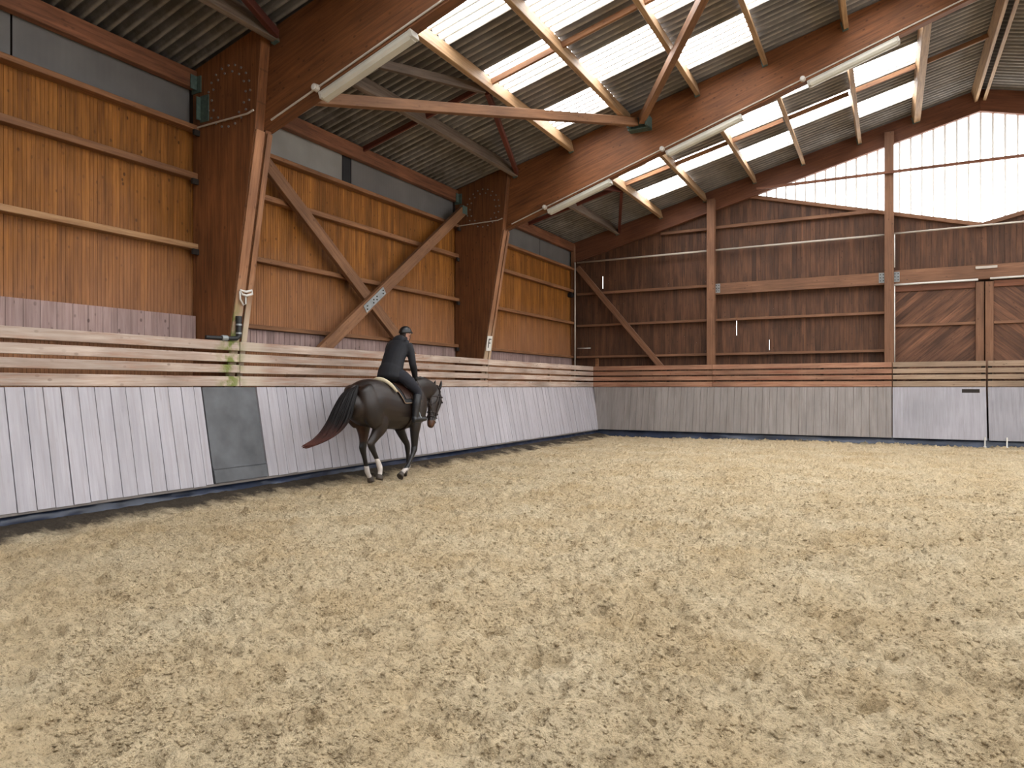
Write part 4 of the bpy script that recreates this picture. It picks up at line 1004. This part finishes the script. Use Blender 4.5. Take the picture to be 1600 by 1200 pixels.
mb = MB(); mb.tube([(HX+.10,10.45,1.40),(HX+.105,10.32,1.25),(HX,10.205,1.16),(HX-.105,10.32,1.25),(HX-.10,10.45,1.40)],.007,6); part('throat_lash', mb, M_strap, br, BB, smooth=True)

# rider: one continuous body, clothing over it
M_skin = coat('skin', lin(206,150,130), lin(226,174,152), 14., .5)
M_jacket = flat('navy_black_jacket', lin(18,19,28), .8, nz=.2, nscale=14., bump=.25); M_breech = flat('navy_breeches', lin(20,21,34), .82, nz=.15, nscale=20.)
M_boot = flat('black_boot_leather', lin(28,29,33), .38, nz=.25, nscale=8.); M_helmet = flat('black_helmet_shell', lin(24,24,26), .35, nz=.15); M_glove = flat('black_glove', lin(26,25,26), .7, nz=.15); M_hairr = flat('rider_hair', lin(46,32,26), .6)
RX = HB.x+.01; RB = Vector((RX,9.1,1.66))
TOR = [(RX,9.20,1.71,.185,.14),(RX,9.22,1.82,.182,.13),(RX,9.27,1.95,.178,.12),(RX,9.34,2.07,.185,.12),(RX,9.40,2.17,.185,.10),(RX,9.455,2.235,.12,.075)]
ARMR = [(RX+.165,9.42,2.185,.06,.065),(RX+.205,9.43,2.10,.054,.058),(RX+.228,9.445,1.98,.046,.05),(RX+.235,9.46,1.885,.042,.044),(RX+.205,9.54,1.795,.039,.042),(RX+.15,9.645,1.685,.029,.033)]
ARML = [(RX-.165,9.42,2.185,.06,.065),(RX-.215,9.43,2.10,.054,.058),(RX-.235,9.445,1.98,.046,.05),(RX-.235,9.46,1.885,.042,.044),(RX-.20,9.54,1.795,.039,.042),(RX-.12,9.645,1.685,.029,.033)]
def leg(s):
    return [(RX+s*.08,9.20,1.705,.105,.11),(RX+s*.20,9.25,1.665,.092,.10),(RX+s*.295,9.34,1.55,.074,.085),(RX+s*.345,9.445,1.43,.058,.064),(RX+s*.355,9.44,1.36,.055,.062),(RX+s*.355,9.41,1.25,.055,.064),(RX+s*.35,9.385,1.12,.042,.046),(RX+s*.35,9.375,1.02,.034,.040)]
def foot(s): return [(RX+s*.35,9.335,.985,.032,.036),(RX+s*.352,9.40,.985,.040,.044),(RX+s*.358,9.52,.982,.046,.035),(RX+s*.364,9.62,.982,.038,.025)]
NECK = [(RX,9.44,2.20,.062,.062),(RX,9.485,2.27,.056,.058),(RX+.005,9.525,2.325,.056,.06)]
HD = Vector((RX+.01,9.575,2.385))
skin = MB(); loft(skin, TOR, n=20); loft(skin, ARMR, n=12); loft(skin, ARML, n=12); loft(skin, NECK, n=14)
for s in (-1,1): loft(skin, leg(s), n=14); loft(skin, foot(s), n=12)
# head: skull, jaw, nose, ears, brow
loft(skin, [(HD.x,HD.y-.005,HD.z+.095,.045,.05),(HD.x,HD.y-.005,HD.z+.06,.07,.09),(HD.x,HD.y,HD.z+.01,.074,.098),(HD.x,HD.y+.012,HD.z-.045,.066,.086),(HD.x,HD.y+.035,HD.z-.09,.048,.056),(HD.x,HD.y+.05,HD.z-.112,.03,.032)], n=18)
loft(skin, [(HD.x,HD.y+.092,HD.z+.0,.010,.012),(HD.x,HD.y+.108,HD.z-.032,.014,.016)], n=10)
loft(skin, [(HD.x-.02,HD.y+.078,HD.z-.066,.01,.01),(HD.x,HD.y+.086,HD.z-.066,.012,.012),(HD.x+.02,HD.y+.078,HD.z-.066,.01,.01)], n=8, side=(0,0,1))
for s in (-1,1): loft(skin, [(HD.x+s*.074,HD.y-.008,HD.z+.008,.009,.02),(HD.x+s*.08,HD.y-.012,HD.z-.018,.010,.022),(HD.x+s*.075,HD.y-.004,HD.z-.042,.008,.014)], n=10)
def hand_parts(mb, s, grow=0.):
    wx = RX+(.15 if s>0 else -.12); w0 = Vector((wx,9.645,1.685))
    loft(mb, [(w0.x,w0.y,w0.z,.022,.028),(w0.x-s*.008,w0.y+.035,w0.z-.022,.021,.038),(w0.x-s*.012,w0.y+.068,w0.z-.036,.018,.036)], n=12, grow=grow)
    kn = Vector((w0.x-s*.012,w0.y+.074,w0.z-.036))
    for i in range(4):      # fingers close round the rein, thumb on top
        o_ = kn+Vector((0,.004-.005*abs(i-1),.028-.019*i)); l = (.9,1.,.95,.78)[i]
        loft(mb, [(*o_,.009,.009),(*(o_+Vector((-s*.012*l,.026*l,-.004))),.0088,.0088),(*(o_+Vector((-s*.034*l,.018*l,-.006))),.0082,.0082),(*(o_+Vector((-s*.036*l,-.006,-.006))),.0072,.0072)], n=8, side=(0,0,1), grow=grow)
    t0 = w0+Vector((-s*.016,.028,.008)); loft(mb, [(*t0,.010,.011),(*(t0+Vector((-s*.016,.026,.008))),.0095,.0095),(*(t0+Vector((-s*.018,.056,.002))),.0078,.0078)], n=8, side=(0,0,1), grow=grow)
hand_parts(skin, 1); hand_parts(skin, -1)
person = fuse('person', skin, [M_skin], None, RB, .0068, 2, .4, label='person in black jacket, dark breeches, boots and riding helmet, leaning forward on the horse', cat='person')
# jacket (hem over the hips, sleeves), hood, breeches, boots, gloves, helmet
jk = MB(); loft(jk, [(RX,9.155,1.67,.215,.16),(RX,9.18,1.76,.208,.155)]+[(x,y,z,a+.018,b+.022) for x,y,z,a,b in TOR[1:]], n=22)
loft(jk, ARMR, n=14, grow=.016, cap=.2); loft(jk, ARML, n=14, grow=.016, cap=.2)
for s in (-1,1): loft(jk, [(RX+s*.06,9.41,2.20,.07,.075),(RX+s*.15,9.42,2.20,.075,.078)], n=12, side=(0,1,0))
loft(jk, [(RX,9.36,2.18,.13,.08),(RX,9.445,2.25,.085,.08),(RX,9.47,2.285,.075,.075)], n=16)
fuse('jacket', jk, [M_jacket], person, RB, .011, 3)
hd_ = MB(); loft(hd_, [(RX,9.35,2.20,.07,.035),(RX,9.37,2.255,.105,.04),(RX,9.405,2.30,.10,.045),(RX,9.45,2.318,.075,.042)], n=16)
hd_.tube([(RX+.085*math.cos(a),9.465+.075*math.sin(a),2.285+.03*math.sin(a)) for a in np.linspace(0,2*PI,20)[:-1]],.028,8,closed=True)
fuse('hood', hd_, [M_jacket], person, RB, .010, 3)
bc = MB(); loft(bc, [(RX,9.17,1.675,.16,.10),(RX,9.20,1.74,.17,.125),(RX,9.23,1.80,.165,.12)], n=18)
for s in (-1,1): loft(bc, leg(s)[:6], n=16, grow=.007, cap=.2)
fuse('breeches', bc, [M_breech], person, RB, .010, 3)
for s in (-1,1):
    bt = MB(); lg = leg(s); loft(bt, [(lg[4][0],lg[4][1],lg[4][2]+.015,lg[4][3],lg[4][4])]+lg[5:], n=16, grow=.012, cap=.05); loft(bt, foot(s), n=14, grow=.011)
    loft(bt, [(RX+s*.35,9.335,.955,.03,.02),(RX+s*.35,9.335,.938,.032,.022)], n=10)
    fuse('boot', bt, [M_boot], person, RB, .009, 3)
    gv = MB(); hand_parts(gv, s, .0025); fuse('glove', gv, [M_glove], person, RB, .0055, 1, .3)
hm = MB(); n = 24; vs_ = []; rings = []
for k in range(9):
    ph = PI/2*k/8; rings.append((math.sin(ph), math.cos(ph)))
for sn, cs in rings[::-1]:
    for j in range(n):
        a = 2*PI*j/n; vs_.append((HD.x+.098*max(sn,.02)*math.cos(a), HD.y-.006+.126*max(sn,.02)*math.sin(a), HD.z+.018+.108*cs-.012*(1-cs)*(1-math.sin(a))*.9))
fs_ = [(i*n+j,i*n+(j+1)%n,(i+1)*n+(j+1)%n,(i+1)*n+j) for i in range(8) for j in range(n)]+[tuple(range(8*n,9*n))]
hm.add(vs_, fs_+[tuple(range(n-1,-1,-1))])
helmet = part('helmet', hm, M_helmet, person, RB, smooth=True)
pk = MB(); vs_ = []
for t in (0,.5,1):
    for j in range(13):
        a = PI*(.12+.76*j/12); vs_.append((HD.x+(.094+.0*t)*math.cos(a), HD.y-.006+(.118+.062*t*math.sin(a))*math.sin(a), HD.z+.030-.012*t-.006))
for t in (0,.5,1):
    for j in range(13):
        a = PI*(.12+.76*j/12); vs_.append((HD.x+(.096)*math.cos(a), HD.y-.006+(.12+.064*t*math.sin(a))*math.sin(a), HD.z+.030-.012*t+.004))
q_ = [(i*13+j,i*13+j+1,(i+1)*13+j+1,(i+1)*13+j) for i in range(2) for j in range(12)]
pk.add(vs_, q_+[tuple(39+c for c in f[::-1]) for f in q_]+[(26+j,26+j+1,65+j+1,65+j) for j in range(12)]); part('visor', pk, M_helmet, helmet, RB, smooth=True)
sp_ = MB(); sp_.tube([(HD.x+.09,HD.y-.01,HD.z+.02),(HD.x+.074,HD.y+.03,HD.z-.07),(HD.x+.03,HD.y+.06,HD.z-.118),(HD.x-.03,HD.y+.06,HD.z-.118),(HD.x-.074,HD.y+.03,HD.z-.07),(HD.x-.09,HD.y-.01,HD.z+.02)],.006,6); part('chin_strap', sp_, M_strap, helmet, RB, smooth=True)
for s in (-1,1):
    ey = MB(); loft(ey, [(HD.x+s*.03,HD.y+.083,HD.z+.0,.012,.007),(HD.x+s*.03,HD.y+.09,HD.z+.0,.010,.006)], n=10); part('eye', ey, M_whitep, person, RB, smooth=True)
hr = MB(); loft(hr, [(HD.x,HD.y-.07,HD.z+.01,.065,.03),(HD.x,HD.y-.072,HD.z-.05,.055,.028),(HD.x,HD.y-.06,HD.z-.08,.04,.02)], n=12); part('hair', hr, M_hairr, person, RB, smooth=True)
# ------------------------------------------------------------------ daylight, camera, view
w = bpy.data.worlds.new('overcast'); SC.world = w; w.use_nodes = True
bg = w.node_tree.nodes['Background']; bg.inputs[0].default_value = (.86,.93,1,1); bg.inputs[1].default_value = 4.0
mb = MB(); mb.box(-60,60,-60,80,-.6,-.5); build('ground_outside', mb, M_out, kind='structure')

cam = bpy.data.cameras.new('camera'); co = bpy.data.objects.new('camera', cam); COL.objects.link(co)
cam.sensor_width = 36.; cam.lens = 36.*1113/1600; cam.shift_y = 5/1600; cam.clip_end = 200
co.location = (0,0,1.5); co.rotation_euler = (PI/2,0,math.radians(27.9)); SC.camera = co
vs = SC.view_settings; vs.view_transform = 'Standard'; vs.look = 'None'; vs.gamma = 1.; vs.use_curve_mapping = False; vs.exposure = .85
SC.cycles.max_bounces = 8; SC.cycles.diffuse_bounces = 5; SC.cycles.use_denoising = True
